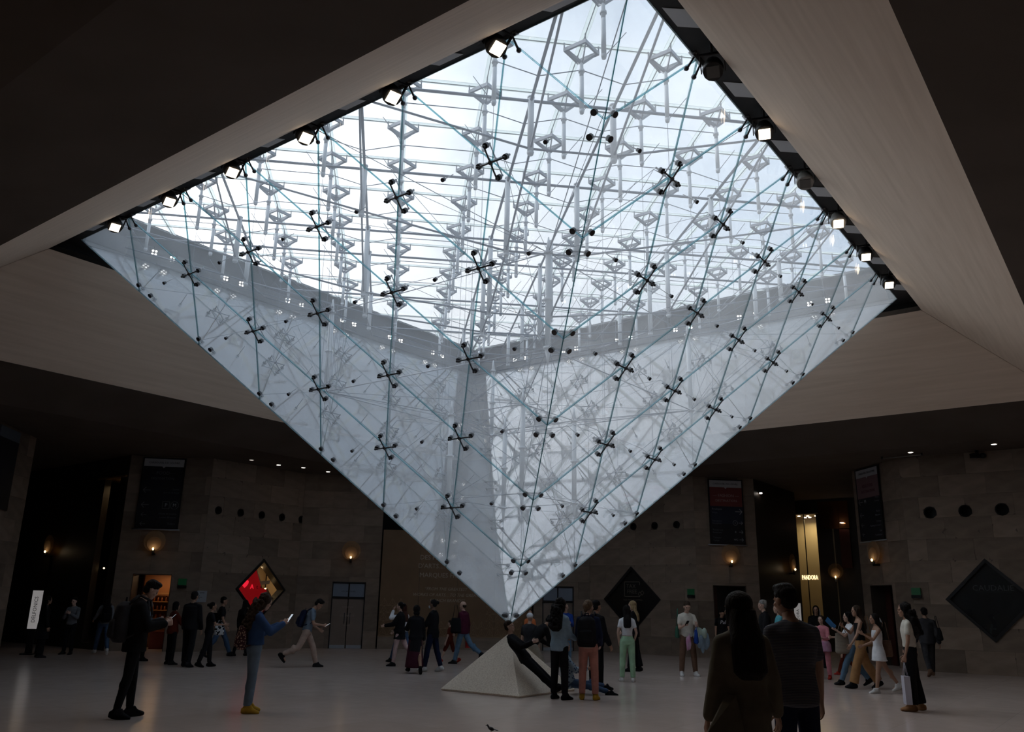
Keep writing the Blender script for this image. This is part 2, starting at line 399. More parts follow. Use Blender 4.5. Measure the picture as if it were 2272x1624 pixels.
DR = 1.12
WL = ((-8.55, 11.6), (-5.75, 14.40))
uL = lambda x: (x-WL[0][0])*math.sqrt(2)
portL = [uL(x) for x in (-8.19, -7.55, -6.87, -6.22, -5.87+.02)]
portL = [.58+.93*i for i in range(4)]+[.58+.93*3+.0]
portL = [.40+.88*i for i in range(5)]
wL = wall('wall_back_left', *WL, holes=[circle(u, 4.50, .13) for u in portL if u < 3.95]+[diamond(2.42, 1.97, .99, 1.02)], seed=1, label='limestone wall with the red diamond window and round vents')
WR = ((8.20, 11.30), (5.10, 14.40))
wR = wall('wall_back_right', *WR, holes=[circle(u, 4.50, .13) for u in (.70, 1.58, 2.46, 3.34)]+[diamond(2.58, 1.88, 1.13, 1.13)], seed=2, label='limestone wall with the black diamond window')
wRR = wall('wall_right', (12.90, 6.05), (17.4, 1.55), holes=[circle(u, 4.50, .17) for u in (.72, 1.66, 2.60, 3.54)]+[diamond(2.0, 2.0, 1.10, 1.10)], seed=3, label='shaded limestone wall with the slanting black diamond window')
wFood = wall('wall_banner_left', (-11.20, 11.6), (-8.55, 11.6), holes=[rect(.56, 0, 1.77, 2.37)], seed=4, label='limestone pier carrying the black banner on the left')
wBL = wall('wall_door_left', (-5.75, 14.4), (-2.80, 14.4), holes=[rect(1.27, 0, 2.47, 2.31)], seed=5, label='limestone pier with the beige double door')
wBR = wall('wall_door_right', (5.10, 14.4), (2.95, 14.4), holes=[rect(.62, 0, 1.82, 2.31)], seed=6, label='limestone pier behind the pyramid tip')
wFa = wall('wall_banner_right', (8.20, 11.3), (10.50, 11.3), holes=[rect(.58, 0, 1.79, 2.40)], seed=7, label='limestone pier carrying the red and navy banner')
wRP = wall('wall_side_right', (12.90, 8.75), (12.90, 6.05), holes=[rect(.45, 0, 1.68, 2.43)], seed=8, label='limestone pier seen edge on carrying the pink banner')
wLP = wall('wall_side_left', (-13.2, 9.0), (-13.2, 6.3), seed=9, label='dark limestone pier at the left edge of the view')
wLL = wall('wall_left', (-13.2, 6.3), (-17.5, 2.0), seed=10, label='dark limestone wall at the left edge')
cL = wall('wall_corridor_left', (-11.20, 11.6), (-19.0, 19.4), blocks=False, holes=[rect(.5, .2, 1.5, 5.55), ], label='dark wall of the left mall passage')
cR = wall('wall_corridor_right', (10.50, 11.3), (13.66, 14.46), blocks=False, label='dark wall of the right mall passage')
wall('wall_corridor_side', (12.90, 8.75), (19.0, 14.85), blocks=False, label='far side wall of the right mall passage')
for a, b in (((17.4,1.55),(17.4,-3)), ((17.4,-3),(12.5,-8)), ((12.5,-8),(12.5,-14)), ((12.5,-14),(5,-21)), ((5,-21),(-9,-21)), ((-9,-21),(-16,-14)), ((-16,-14),(-17.5,-8)), ((-17.5,-8),(-17.5,2.0))):
    wall('wall_rear', a, b, blocks=False, label='limestone wall of the hall outside the view')
endW = wall('wall_shop_right', (13.3, 18.7), (20, 12), blocks=False, holes=[rect(2.15, 0, 3.18, 5.6)], label='dark mall wall around the lit shop window')
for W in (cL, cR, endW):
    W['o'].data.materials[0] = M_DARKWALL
# central recess with the gold hoarding
rec = MB()
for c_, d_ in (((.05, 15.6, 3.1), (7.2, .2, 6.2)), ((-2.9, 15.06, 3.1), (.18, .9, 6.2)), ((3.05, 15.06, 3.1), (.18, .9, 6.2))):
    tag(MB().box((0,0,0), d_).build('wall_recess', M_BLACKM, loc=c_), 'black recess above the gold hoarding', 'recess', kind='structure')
hd = empty('hoarding', (.075, 14.52, 0)); tag(hd, 'gold printed hoarding with pale lettering behind the glass pyramid tip', 'hoarding')
MB().box((0, .05, .215), (5.66, .14, .43)).build('plinth', M_STONE, hd)
for i in range(4):
    MB().box((-2.83+1.415*(i+.5), .03, 2.34), (1.405, .08, 3.78)).build('panel', M_GOLD, hd)
MB().box((0, -.03, .44), (5.66, .03, .018)).build('trim', M_GOLDL, hd)
tri = MB()
def seg(mb, a, b, wd, y, m=0):
    a, b = V((a[0], y, a[1])), V((b[0], y, b[1])); d = (b-a).normalized(); s = V((-d.z, 0, d.x))*wd/2
    mb.prism([a-s, b-s, b+s, a+s], V((0,-.004,0)), m)
q_ = .30
for i in range(19):
    for j in range(5):
        if j > 1 and not (13 <= i <= 16 or i < 3): continue
        x = -2.80+q_*i; z = .47+q_*.86*j
        for a, b in (((x, z), (x+q_, z)), ((x, z), (x+q_/2, z+q_*.86)), ((x+q_, z), (x+q_/2, z+q_*.86)), ((x+q_/2, z+q_*.29), (x, z)), ((x+q_/2, z+q_*.29), (x+q_, z)), ((x+q_/2, z+q_*.29), (x+q_/2, z+q_*.86))):
            if b[0] < 2.84: seg(tri, a, b, .007, -.012)
tg = tri.build('pattern', M_GOLDL, hd); tg['kind'] = 'stuff'
for k, (s, sz, z, x, sh) in enumerate((('DES PLUS GRANDES ŒUVRES', .235, 3.25, .10, 0), ("D'ARTS…  AUX PLUS GRANDES", .235, 2.94, .18, 0), ('MARQUES FRANÇAISES', .235, 2.61, -.20, 0),
        ('“FROM THE GREATEST', .155, 2.12, -.42, .25), ('WORKS OF ARTS…TO THE GREATEST', .155, 1.91, -.30, .25), ('FRENCH BRANDS”', .155, 1.71, -.36, .25))):
    me = text_mesh(s, sz, M_GOLDT, .002, shear=sh)
    use(me, 'lettering', hd, frame_M((x, -.012, z), (1,0,0), (0,0,1), (0,-1,0)))

# ---------------------------------------------------------------- openings, banners, lamps on the walls
def round_vent(W, u, v, r):
    mb = MB(); me = None
    M = wall_child_M(W, u, v, 0)
    b = MB(); n = 16
    ring = [V((math.cos(2*math.pi*i/n), math.sin(2*math.pi*i/n), 0)) for i in range(n)]
    for i in range(n):
        a, c = ring[i], ring[(i+1) % n]
        b.poly([a*r+V((0,0,.006)), c*r+V((0,0,.006)), c*r*.82+V((0,0,.006)), a*r*.82+V((0,0,.006))])
        b.poly([a*r*.82+V((0,0,.006)), c*r*.82+V((0,0,.006)), c*r*.8+V((0,0,-.2)), a*r*.8+V((0,0,-.2))])
        b.poly([a*r+V((0,0,-.03)), c*r+V((0,0,-.03)), c*r+V((0,0,.006)), a*r+V((0,0,.006))])
    b.poly([p*r*.8+V((0,0,-.19)) for p in ring])
    use(b.mesh('round_vent', M_BLACKM), 'round_vent', W['o'], M)
for u in portL:
    if u < 3.95: round_vent(wL, u, 4.50, .135)
for u in (.70, 1.58, 2.46, 3.34): round_vent(wR, u, 4.50, .135)
for u in (.72, 1.66, 2.60, 3.54): round_vent(wRR, u, 4.50, .18)

def door_panel_set(name, W, u0, u1, h, label):
    """beige double door with a blue grey transom"""
    root = empty(name); root.matrix_world = W['M']((u0+u1)/2, 0, 0); tag(root, label, 'door', kind='structure')
    wd = u1-u0
    fr = MB()
    for x in (-wd/2+.02, wd/2-.02): fr.box((x, h/2, -.06), (.04, h, .14))
    fr.box((0, h-.02, -.06), (wd, .04, .14)); fr.box((0, h-.56, -.05), (wd, .06, .12)); fr.build('frame', M_BLACK, root)
    for s in (-1, 1):
        d = MB().box((s*wd/4, (h-.59)/2, -.07), (wd/2-.03, h-.61, .045)).build('door_leaf', M_DOOR, root)
        hb = MB().cyl((s*.10, .85, -.02), (s*.10, 1.22, -.02), .012, n=8)
        hb.cyl((s*.10, .88, -.05), (s*.10, .88, -.02), .008, n=6); hb.cyl((s*.10, 1.19, -.05), (s*.10, 1.19, -.02), .008, n=6)
        hb.build('pull_handle', M_STEELD, d)
        MB().box((s*wd/4, .06, -.045), (wd/2-.06, .11, .006)).build('kick_plate', M_STEEL, d)
        MB().box((s*wd/4, h-.29, -.07), (wd/2-.05, .46, .03)).build('transom_panel', M_BLUEGREY, root)
    MB().box((0, h/2, -.16), (wd, h, .03)).build('back_panel', M_BLACKM, root)
    return root
dl = door_panel_set('door_1', wBL, 1.27, 2.47, 2.31, 'beige double door under a blue grey panel left of the hoarding')
use(text_mesh('LE CARROUSEL', .075, M_DARKPRINT, .002), 'lettering', dl, frame_M((0, 1.97, -.05), (1,0,0), (0,1,0), (0,0,1)))
for z, s, sz in ((1.42, 'INFORMATION', .06), (1.12, 'O'+'CONNECT', .09), (.78, 'ACCUEIL', .06)):
    use(text_mesh(s, sz, mat('grey_door_print', (.33,.27,.235), .5), .002), 'lettering', dl, frame_M((0, z, -.042), (1,0,0), (0,1,0), (0,0,1)))
door_panel_set('door_2', wBR, .62, 1.82, 2.31, 'beige double door half hidden behind the pyramid tip')

def dark_doorway(name, W, u0, u1, h, label, lit=None):
    root = empty(name); root.matrix_world = W['M']((u0+u1)/2, 0, 0); tag(root, label, 'doorway', kind='structure'); wd = u1-u0
    j = MB()
    for x in (-wd/2-.0, wd/2+.0): j.box((x, h/2, -.35), (.04, h, .7))
    j.box((0, h, -.35), (wd, .04, .7)); j.build('jamb', M_DARKWALL, root)
    if lit is None:
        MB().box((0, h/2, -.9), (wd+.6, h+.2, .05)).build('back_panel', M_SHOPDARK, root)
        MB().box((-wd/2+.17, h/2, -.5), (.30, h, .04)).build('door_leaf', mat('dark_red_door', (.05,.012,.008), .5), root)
    return root
dark_doorway('door_3', wFa, .58, 1.79, 2.40, 'dark doorway under the sconce on the right pier')
dark_doorway('door_4', wRP, .45, 1.68, 2.43, 'dark doorway in the pier seen edge on at right')
d5 = dark_doorway('door_5', wFood, .56, 1.77, 2.37, 'lit shop doorway with warm bottle shelves on the left pier', lit=1)
# shop niche behind the left doorway
ni = MB(); ni.box((0, 1.18, -2.4), (2.6, 2.7, .05)); ni.box((-1.3, 1.18, -1.5), (.05, 2.7, 1.8)); ni.box((1.3, 1.18, -1.5), (.05, 2.7, 1.8)); ni.build('niche_wall', mat('amber_shop_wall', (.30,.13,.05), .6), d5)
MB().box((0, 2.50, -1.5), (2.6, .05, 1.8)).build('niche_ceiling', M_CREAM, d5)
sh = MB()
for z in (.95, 1.22, 1.50, 1.78): sh.box((.05, z, -2.15), (1.9, .03, .3))
for x in (-.85, .42, .98): sh.box((x, 1.1, -2.15), (.035, 1.6, .3))
sh.build('shelf_unit', M_WOOD, d5)
bt = MB()
rb = random.Random(3)
for z in (.95, 1.22, 1.50):
    for i in range(13):
        x = -.78+i*.13+rb.random()*.02
        if abs(x-.42) < .05: continue
        hh = .11+.05*rb.random(); bt.cyl((x, z+.015, -2.08), (x, z+.015+hh, -2.08), .03, .026, 7); bt.cyl((x, z+.015+hh, -2.08), (x, z+.05+hh, -2.08), .011, .010, 6)
tb = bt.build('bottle_rows', mat('amber_bottle', (.32,.10,.03), .25), d5); tb['kind'] = 'stuff'
MB().box((.2, .28, -1.5), (.7, .56, .5)).build('counter', mat('red_counter', (.25,.05,.03), .5), d5)
def area_light(name, loc, size, power, col, rot=(0,0,0), spot=None):
    ld = bpy.data.lights.new(name, 'AREA'); ld.shape = 'DISK'; ld.size = size; ld.energy = power; ld.color = col
    o = bpy.data.objects.new(name, ld); C.objects.link(o); o.location = loc; o.rotation_euler = rot; return o
def spots_row(root, pts, r=.045, me=M_DOWN, nm='downlight'):
    for p in pts: MB().cyl(p, (p[0], p[1]-.02, p[2]), r, n=10).build(nm, me, root)
spots_row(d5, [(-.4, 2.47, -1.9), (.25, 2.47, -1.9), (.5, 2.47, -1.6)])
p = wFood['P'](1.17, 2.44, -1.7); area_light('shop_lamp', p, .6, 3.5, (1, .62, .3))

# diamond windows
def diamond_window(name, W, u, v, r, label, fill):
    root = empty(name); root.matrix_world = W['M'](u, v, 0); tag(root, label, 'window', kind='structure')
    fr = MB()
    P = [V((-r,0,0)), V((0,-r,0)), V((r,0,0)), V((0,r,0))]
    for i in range(4):
        a, b = P[i], P[(i+1) % 4]; k = .93
        fr.prism([a*1.035, b*1.035, b*k, a*k], V((0,0,.05)))
        fr.prism([a*1.0+V((0,0,.0)), b*1.0, b*1.0+V((0,0,-.35)), a*1.0+V((0,0,-.35))], (a+b)*-.02)
    fr.build('frame', M_BLACK, root)
    g = MB(); g.prism([p*.94+V((0,0,-.02)) for p in P], V((0,0,.012))); g.build('pane', M_SHOPGLASS, root)
    fill(root, r); return root
def fill_black(text):
    def f(root, r):
        MB().prism([V(p)*r*.99+V((0,0,-.05)) for p in ((-1,0,0),(0,-1,0),(1,0,0),(0,1,0))], V((0,0,-.02))).build('display_panel', mat('black_display', (.006,.007,.009), .35), root)
        for s, sz, x, y, m, shr in text:
            use(text_mesh(s, sz, m, .002, shear=shr), 'lettering', root, frame_M((x, y, -.045), (1,0,0), (0,1,0), (0,0,1)))
    return f
PR = M_PRINTD
tf = diamond_window('window_1', wR, 2.58, 1.88, 1.13, 'black diamond window reading TAX FREE', fill_black([('TAX', .20, -.06, .46, mat('tax_print', (.20,.17,.14), .5), 0), ('FREE', .20, -.02, .27, MATS.get('tax_print') or PR, 0), ('TAX FREE SHOPPING', .085, 0, -.02, MATS.get('tax_print') or PR, 0), ('DÉTAXE', .085, 0, -.15, PR, 0), ('免税 退税', .08, 0, -.28, PR, 0)]))
bxm = MB()
for a, b in (((-.33,.62),(.30,.62)), ((-.33,.10),(.30,.10)), ((-.33,.10),(-.33,.62)), ((.30,.62),(.30,.50))):
    d = V((b[0]-a[0], b[1]-a[1], 0)).normalized(); s = V((-d.y, d.x, 0))*.012; a, b = V((*a,-.045)), V((*b,-.045)); bxm.prism([a-s, b-s, b+s, a+s], V((0,0,.003)))
for k in range(2):
    c = V((.30+.10*k, .19+.04*k, -.045)); pts = [(0,-.08),(.07,0),(0,.08),(-.07,0)]
    for i in range(4):
        a, b = V((*pts[i],0))+c, V((*pts[(i+1)%4],0))+c; d = (b-a).normalized(); s = V((-d.y,d.x,0))*.01; bxm.prism([a-s, b-s, b+s, a+s], V((0,0,.003)))
use(bxm.mesh('emblem', MATS['tax_print']), 'emblem', tf)
diamond_window('window_2', wRR, 2.0, 2.0, 1.10, 'black diamond window in the shaded right wall reading CAUDALIE', fill_black([('CAUDALIE', .22, .10, .32, mat('faint_print', (.09,.09,.095), .5), 0), ('—————————', .10, .10, .22, MATS['faint_print'], 0)]))
def fill_red(root, r):
    # shallow lit shop display
    K = lambda x, y, z: V((x, y, z))
    MB().prism([K(-1.15,-1.1,-1.3), K(1.15,-1.1,-1.3), K(1.15,1.1,-1.3), K(-1.15,1.1,-1.3)], V((0,0,-.04))).build('back_wall', M_CREAM, root)
    MB().prism([K(-1.2,-1.1,-1.3), K(-1.2,1.1,-1.3), K(-1.2,1.1,-.06), K(-1.2,-1.1,-.06)], V((-.04,0,0))).build('side_wall', M_REDWALL, root)
    MB().prism([K(1.2,-1.1,-1.3), K(1.2,1.1,-1.3), K(1.2,1.1,-.06), K(1.2,-1.1,-.06)], V((.04,0,0))).build('side_wall', M_CREAM, root)
    MB().box((0, 1.12, -.7), (2.4, .04, 1.3)).build('display_ceiling', mat('shop_ceiling_brown', (.16,.10,.04), .6), root)
    MB().prism([K(-.98*r,-.02,-.08), K(-.0,-.98*r,-.08), K(.42,-.56,-.08), K(.30,.0,-.08), K(.08,.06,-.08), K(-.27,.80,-.08)], V((0,0,-.02))).build('red_panel', mat('red_translucent_panel', (.55,.006,.012), .35, emit=(.7,.01,.015), es=.10), root)
    MB().prism([K(-.25,.82,-.2), K(-.16,.86,-.2), K(.12,.28,-.2), K(.52,.32,-.2), K(.50,.20,-.2), K(.04,.14,-.2)], V((0,0,-.06))).build('cream_beam', M_CREAM, root)
    MB().prism([K(.22,-.30,-.3), K(.50,.05,-.3), K(.70,-.20,-.3), K(.36,-.60,-.3)], V((0,0,-.05))).build('shelf_board', mat('brown_board', (.22,.13,.07), .5), root)
    for x, y in ((-.02, .76), (.20, .54), (.62, .02)):
        MB().ell((x, y, -.55), (.05,.05,.05), 8, 6).build('lamp_bulb', M_WARM, root)
    for x, s in ((-.62, .26), (-.32, .22), (-.10, .2), (.06, .16)):
        use(text_mesh('♥' if x < -.6 else 'ARt'[int(x*10) % 3], s, mat('red_glow_letter', (.9,.02,.05), .4, emit=(1,.02,.05), es=.5 if x < -.3 else .15) if x < -.3 else mat('dark_red_letter', (.12,.005,.005), .4), .004), 'lettering', root, frame_M((x, .08 if x > -.5 else .16, -.07), (1,0,0), (0,1,0), (0,0,1)))
diamond_window('window_3', wL, 2.42, 1.97, 1.0, 'diamond window glowing red in the left stone wall', fill_red)
p = wL['P'](2.42, 2.9, -.7); area_light('shop_lamp', p, .5, 7, (1, .72, .4))

# banners
def arrow(mb, x, y, s, d, m=0, z=.02):
    w_ = s*.085
    def sg(a, b):
        a, b = V((a[0], a[1], z)), V((b[0], b[1], z)); dd = (b-a).normalized(); n = V((-dd.y, dd.x, 0))*w_/2; mb.prism([a-n, b-n, b+n, a+n], V((0,0,.003)), m)
    sg((x-s/2, y), (x+s/2, y)); t = x+d*s/2
    sg((t, y), (t-d*s*.38, y+s*.38)); sg((t, y), (t-d*s*.38, y-s*.38))
def banner(W, u, zt, zb, wd, label, kind):
    root = empty('banner'); root.matrix_world = W['M'](u, (zt+zb)/2, .06); tag(root, label, 'banner', 'direction banners high on the stone piers'); h = zt-zb
    T = h/2
    fr = MB()
    for x in (-wd/2-.02, wd/2+.02): fr.box((x, 0, 0), (.04, h+.08, .05))
    for y in (-T-.02, T+.02): fr.box((0, y, 0), (wd+.08, .04, .05))
    fr.build('frame', M_BLACK, root)
    MB().cyl((-wd/2-.12, -T-.07, .0), (wd/2+.10, -T-.07, .0), .022, n=8).build('bottom_bar', M_STEEL, root)
    def band(y1, y0, m, nm='band'): MB().box((0, (y0+y1)/2, 0), (wd, y1-y0, .03)).build(nm, m, root)
    def tx(s, sz, x, y, m=M_PRINT, al='CENTER'): use(text_mesh(s, sz, m, .002, al), 'lettering', root, frame_M((x, y, .018), (1,0,0), (0,1,0), (0,0,1)))
    band(T, T-.26*h/2.3, M_SIGNWHITE); y = T-.26*h/2.3
    MB().prism([V((-.05,y,.016)), V((.05,y,.016)), V((0,y-.06,.016))], V((0,0,.004))).build('pointer', M_SIGNWHITE, root)
    tx('CARROUSEL DU LOUVRE', wd*.068, 0, T-.13, M_DARKPRINT)
    a = MB()
    if kind == 'food':
        band(y, -T, M_SIGNBLK)
        tx('—FOOD—', .15, 0, y-.22, M_PRINTD); tx('DESTINATION', .115, 0, y-.40, M_PRINTD)
        for yy, s in ((.08, .24), (-.40, .24), (-.72, .17), (-1.02, .17)): arrow(a, -wd/2+.20, yy, s, -1)
        tx('Sortie', .09, wd/2-.06, .12, M_PRINTD, 'RIGHT'); tx('Exit rue de Rivoli', .07, wd/2-.06, .01, M_PRINTD, 'RIGHT')
        tx('P', .16, .22, -.40); tx('M', .15, .49, -.40)
        for cx, rr in ((.22, .125), (.49, .125)):
            n = 4 if cx < .3 else 16; o = math.pi/4 if n == 4 else 0; rr = rr*(1.25 if n == 4 else 1)
            for i in range(n):
                p1 = V((cx+rr*math.cos(o+2*math.pi*i/n), -.40+rr*math.sin(o+2*math.pi*i/n), .02)); p2 = V((cx+rr*math.cos(o+2*math.pi*(i+1)/n), -.40+rr*math.sin(o+2*math.pi*(i+1)/n), .02))
                d = (p2-p1).normalized(); nn = V((-d.y,d.x,0))*.006; a.prism([p1-nn, p2-nn, p2+nn, p1+nn], V((0,0,.003)))
        tx('Musée du Louvre', .08, wd/2-.06, -.68, M_PRINTD, 'RIGHT'); tx('Louvre Museum', .08, wd/2-.06, -.80, M_PRINTD, 'RIGHT'); tx('Théâtre', .08, wd/2-.06, -1.0, M_PRINTD, 'RIGHT')
        a.build('arrows', mat('banner_arrow_dim', (.17,.17,.18), .6), root)
    else:
        pink = kind == 'pink'
        band(y, y-.68, M_SIGNPINK if pink else M_SIGNRED)
        t = mat('pink_sign_text', (.13,.05,.055), .6) if pink else mat('red_sign_text', (.36,.25,.23), .6)
        tx('— FASHION —' if not pink else 'CULTURE', .145, 0, y-.30, t); tx('DESTINATION', .125, 0, y-.48, t)
        band(y-.68, y-.68-.62, M_SIGNBLK if pink else M_SIGNNAVY); band(y-.68-.62, -T, M_SIGNBLK)
        if not pink:
            for yy, s in ((.02, .26), (-.38, .15), (-.70, .15), (-.97, .15)): arrow(a, wd/2-.16 if s > .2 else wd/2-.11, yy-.02, s, 1)
            for s, yy, sz in (('Boutiques', .08, .095), ('Shops', -.05, .085), ('Réception', -.34, .085), ('Reception', -.43, .085), ('Restaurants', -.66, .08), ('Restaurants', -.75, .07), ('Toilettes', -.93, .085), ('Toilets', -1.03, .08)):
                tx(s, sz, -wd/2+.06, yy, M_PRINTD if sz < .09 else mat('mid_print', (.22,.22,.24), .6), 'LEFT')
            tx('i', .12, .30, -.40); tx('WC', .09, .30, -.99); tx('II', .10, .30, -.72)
            for i in range(14):
                p1 = V((.30+.085*math.cos(2*math.pi*i/14), -.40+.085*math.sin(2*math.pi*i/14), .02)); p2 = V((.30+.085*math.cos(2*math.pi*(i+1)/14), -.40+.085*math.sin(2*math.pi*(i+1)/14), .02))
                d = (p2-p1).normalized(); nn = V((-d.y,d.x,0))*.005; a.prism([p1-nn, p2-nn, p2+nn, p1+nn], V((0,0,.003)))
        else:
            for yy, s in ((.08, .24), (-.35, .22), (-.66, .17), (-.96, .15)): arrow(a, -wd/2+.17, yy, s, -1)
            tx('M', .15, -.22, .08)
            for s, yy in (('Métro', .16), ('Subway', .05), ('Musée', -.28), ('Museum', -.40), ('Parking', -.6), ('Parking du Louvre', -.72), ('Taxi', -.9), ('Taxi station', -1.02)):
                tx(s, .085, wd/2-.06, yy, M_PRINTD, 'RIGHT')
        a.build('arrows', mat('banner_arrow', (.32,.32,.34), .6) if not pink else MATS.get('banner_arrow_dim') or M_PRINTD, root)
    return root
banner(wFood, 1.10, 6.10, 3.85, 1.28, 'black direction banner with P and M symbols on the left pier', 'food')
banner(wFa, 1.19, 6.08, 3.86, 1.22, 'banner with dark red FASHION DESTINATION field on the right pier', 'fashion')
banner(wRP, .99, 6.12, 3.86, 1.28, 'dusty pink topped banner seen at a slant at right', 'pink')
b4 = empty('banner'); b4.matrix_world = wLP['M'](1.9, 5.0, .06); tag(b4, 'dim banner cut off by the left edge of the view', 'banner', 'direction banners high on the stone piers')
MB().box((0, .95, 0), (1.25, .30, .03)).build('band', mat('dim_banner_top', (.10,.12,.15), .6), b4); MB().box((0, -.15, 0), (1.25, 1.9, .03)).build('band', M_SIGNBLK, b4)

# sconces: amber glass discs on a bracket
def sconce(P, n, label, k=1.0):
    x = V((0,0,1)).cross(n).normalized()
    root = empty('wall_sconce'); root.matrix_world = frame_M(P, x, V((0,0,1)), n)
    tag(root, label, 'sconce', 'amber disc sconces on the walls')
    n_ = 24
    for r, z, y in ((.34*k, .16, .06), (.22*k, .20, -.02)):
        d = MB(); d.cyl((0, y+.04, z), (0, y+.04, z+.012), r, n=n_); d.build('glass_disc', M_SCONCE, root)
    MB().cyl((0, -.30, .0), (0, -.30, .22), .03, n=8).cyl((0, -.34, .20), (0, -.16, .20), .035, .045, 8).build('bracket', M_STEEL if k < 1 else M_BLACK, root)
    MB().ell((0, -.15, .25), (.035, .045, .035), 8, 6).build('bulb', M_WARM, root)
    ld = bpy.data.lights.new('sconce_light', 'POINT'); ld.energy = .4; ld.color = (1, .74, .45); ld.shadow_soft_size = .04
    lo = bpy.data.objects.new('sconce_light', ld); C.objects.link(lo); lo.parent = root; lo.location = (0, -.10, .30)
    return root
sconce(wFood['P'](1.14, 3.30), wFood['n'], 'glowing disc sconce under the black left banner')
sconce(wBL['P'](1.87, 3.32), wBL['n'], 'glowing disc sconce above the beige double door')
sconce(wFa['P'](1.22, 3.36), wFa['n'], 'glowing disc sconce under the red and navy banner')
sconce(wRP['P'](1.12, 3.34), wRP['n'], 'glowing disc sconce seen edge on under the pink banner')
sconce(V((-14.33, 14.73, 3.27)), cL['n'], 'dim disc sconce in the left mall passage')
sconce(V((12.73, 13.53, 3.25)), cR['n'], 'narrow disc sconce in the right mall passage left of the lit letters')
sconce(V((16.04, 15.96, 3.1)), endW['n'], 'far disc sconce right of the lit shop letters', .9)
# exit signs
for W, u, v, lb in ((wFood, 2.13, 2.10, 'green exit sign left of the red diamond window'), (wR, .22, 2.12, 'green exit sign beside the right banner pier'), (wRR, .10, 2.18, 'green exit sign beside the pier seen edge on')):
    root = empty('exit_sign'); root.matrix_world = W['M'](u, v, .05); tag(root, lb, 'sign', 'green exit signs on the stone walls')
    MB().box((0, .04, 0), (.24, .20, .08)).build('lit_panel', M_GREEN, root); MB().box((0, -.11, 0), (.26, .09, .10)).build('battery_box', M_BLACK, root)
# arrow notice
root = empty('notice'); root.matrix_world = wFood['M'](2.40, 1.70, .03) if False else wL['M'](.12, 1.70, .03); tag(root, 'white notice with a black left arrow beside the lit doorway', 'notice')
MB().box((0, 0, 0), (.36, .36, .012)).build('board', mat('dim_white_board', (.30,.31,.33), .6), root)
a = MB(); arrow(a, -.06, -.02, .15, -1, z=.008); a.build('arrow', M_DARKPRINT, root)
use(text_mesh('SORTIE', .05, M_DARKPRINT, .002), 'lettering', root, frame_M((0, .11, .008), (1,0,0), (0,1,0), (0,0,1)))

# downlights in the flat ceiling
dlab = ['first ceiling downlight from the left above the back left wall', 'second ceiling downlight above the back left wall', 'third ceiling downlight above the back left wall', 'ceiling downlight nearest the glass above the back left wall', 'bright ceiling downlight at the right edge', 'faint ceiling downlight above the right pier']
for (x, y), lb, sc in zip(((-7.31,11.57), (-6.52,12.46), (-5.71,12.87), (-4.89,13.63), (14.07,3.32), (12.65,5.02)), dlab, (.4, .5, 1, 1, 1.3, .8)):
    root = empty('downlight', (x, y, 6.2)); tag(root, lb, 'lamp', 'ceiling downlights')
    MB().cyl((0,0,.0), (0,0,-.012), .085, n=14).build('trim_ring', M_WHITE, root)
    MB().cyl((0,0,-.012), (0,0,-.018), .065, n=14).build('lens', M_DOWN if sc > .45 else mat('dim_lens', (.3,.28,.25), .3, emit=(1,.9,.8), es=.5), root)
# security cameras and track by the right wall
root = empty('security_camera', (14.30, 4.35, 6.2)); tag(root, 'dark twin security camera under the ceiling at right', 'camera')
MB().cyl((0,0,0), (0,0,-.12), .05, n=10).build('mount', M_BLACK, root); MB().box((-.12,-.05,-.17), (.22,.14,.13)).build('camera_body', M_BLACK, root); MB().ell((.14,-.05,-.15), (.10,.10,.08)).build('dome', M_BLACK, root)
root = empty('cable_tray', (12.6, 5.6, 6.16)); tag(root, 'thin pale cable tray under the ceiling beside the right pier', 'cable tray')
MB().cyl((-.30,.35,-.02), (.42,-.55,-.02), .015, n=6).build('rail', mat('tray_grey', (.2,.19,.18), .5), root); MB().box((-.30,.35,0), (.04,.04,.08)).build('bracket', M_FRAMEL, root); MB().box((.42,-.55,0), (.04,.04,.08)).build('bracket', M_FRAMEL, root)

# ---------------------------------------------------------------- shops in the passages
# right passage: lit shop behind the glass front
root = empty('shop_front'); root.matrix_world = endW['M'](2.66, 0, 0); tag(root, 'tall lit shop window with glowing letters in the right passage', 'shop window')
MB().box((0, 2.8, -1.6), (2.4, 5.6, .05)).build('back_wall', M_CREAM, root); MB().box((-1.2, 2.8, -.8), (.05, 5.6, 1.6)).build('side_wall', M_CREAM, root); MB().box((1.2, 2.8, -.8), (.05, 5.6, 1.6)).build('side_wall', M_CREAM, root)
MB().box((0, 5.62, -.8), (2.4, .05, 1.6)).build('shop_ceiling', M_CREAM, root)
for i in range(2): MB().box((-.26+.52*i, 2.8, -.02), (.5, 5.56, .012)).build('pane', M_SHOPGLASS, root)
MB().box((-.0, 2.8, -.02), (.03, 5.6, .05)).build('mullion', M_BLACK, root)
spots_row(root, [(-.35, 5.58, -.5), (0, 5.58, -.6), (.32, 5.58, -.7), (-.3, 5.58, -1.2), (-.1, 5.58, -1.2)], .06)
use(text_mesh('PANDORA', .27, M_LETTER, .02), 'lettering', root, frame_M((.10, 2.93, .06), (.52,0,0), (0,1,0), (0,0,1)))
p = endW['P'](2.66, 5.4, -.8); area_light('shop_lamp', p, .8, 16, (1, .80, .45))
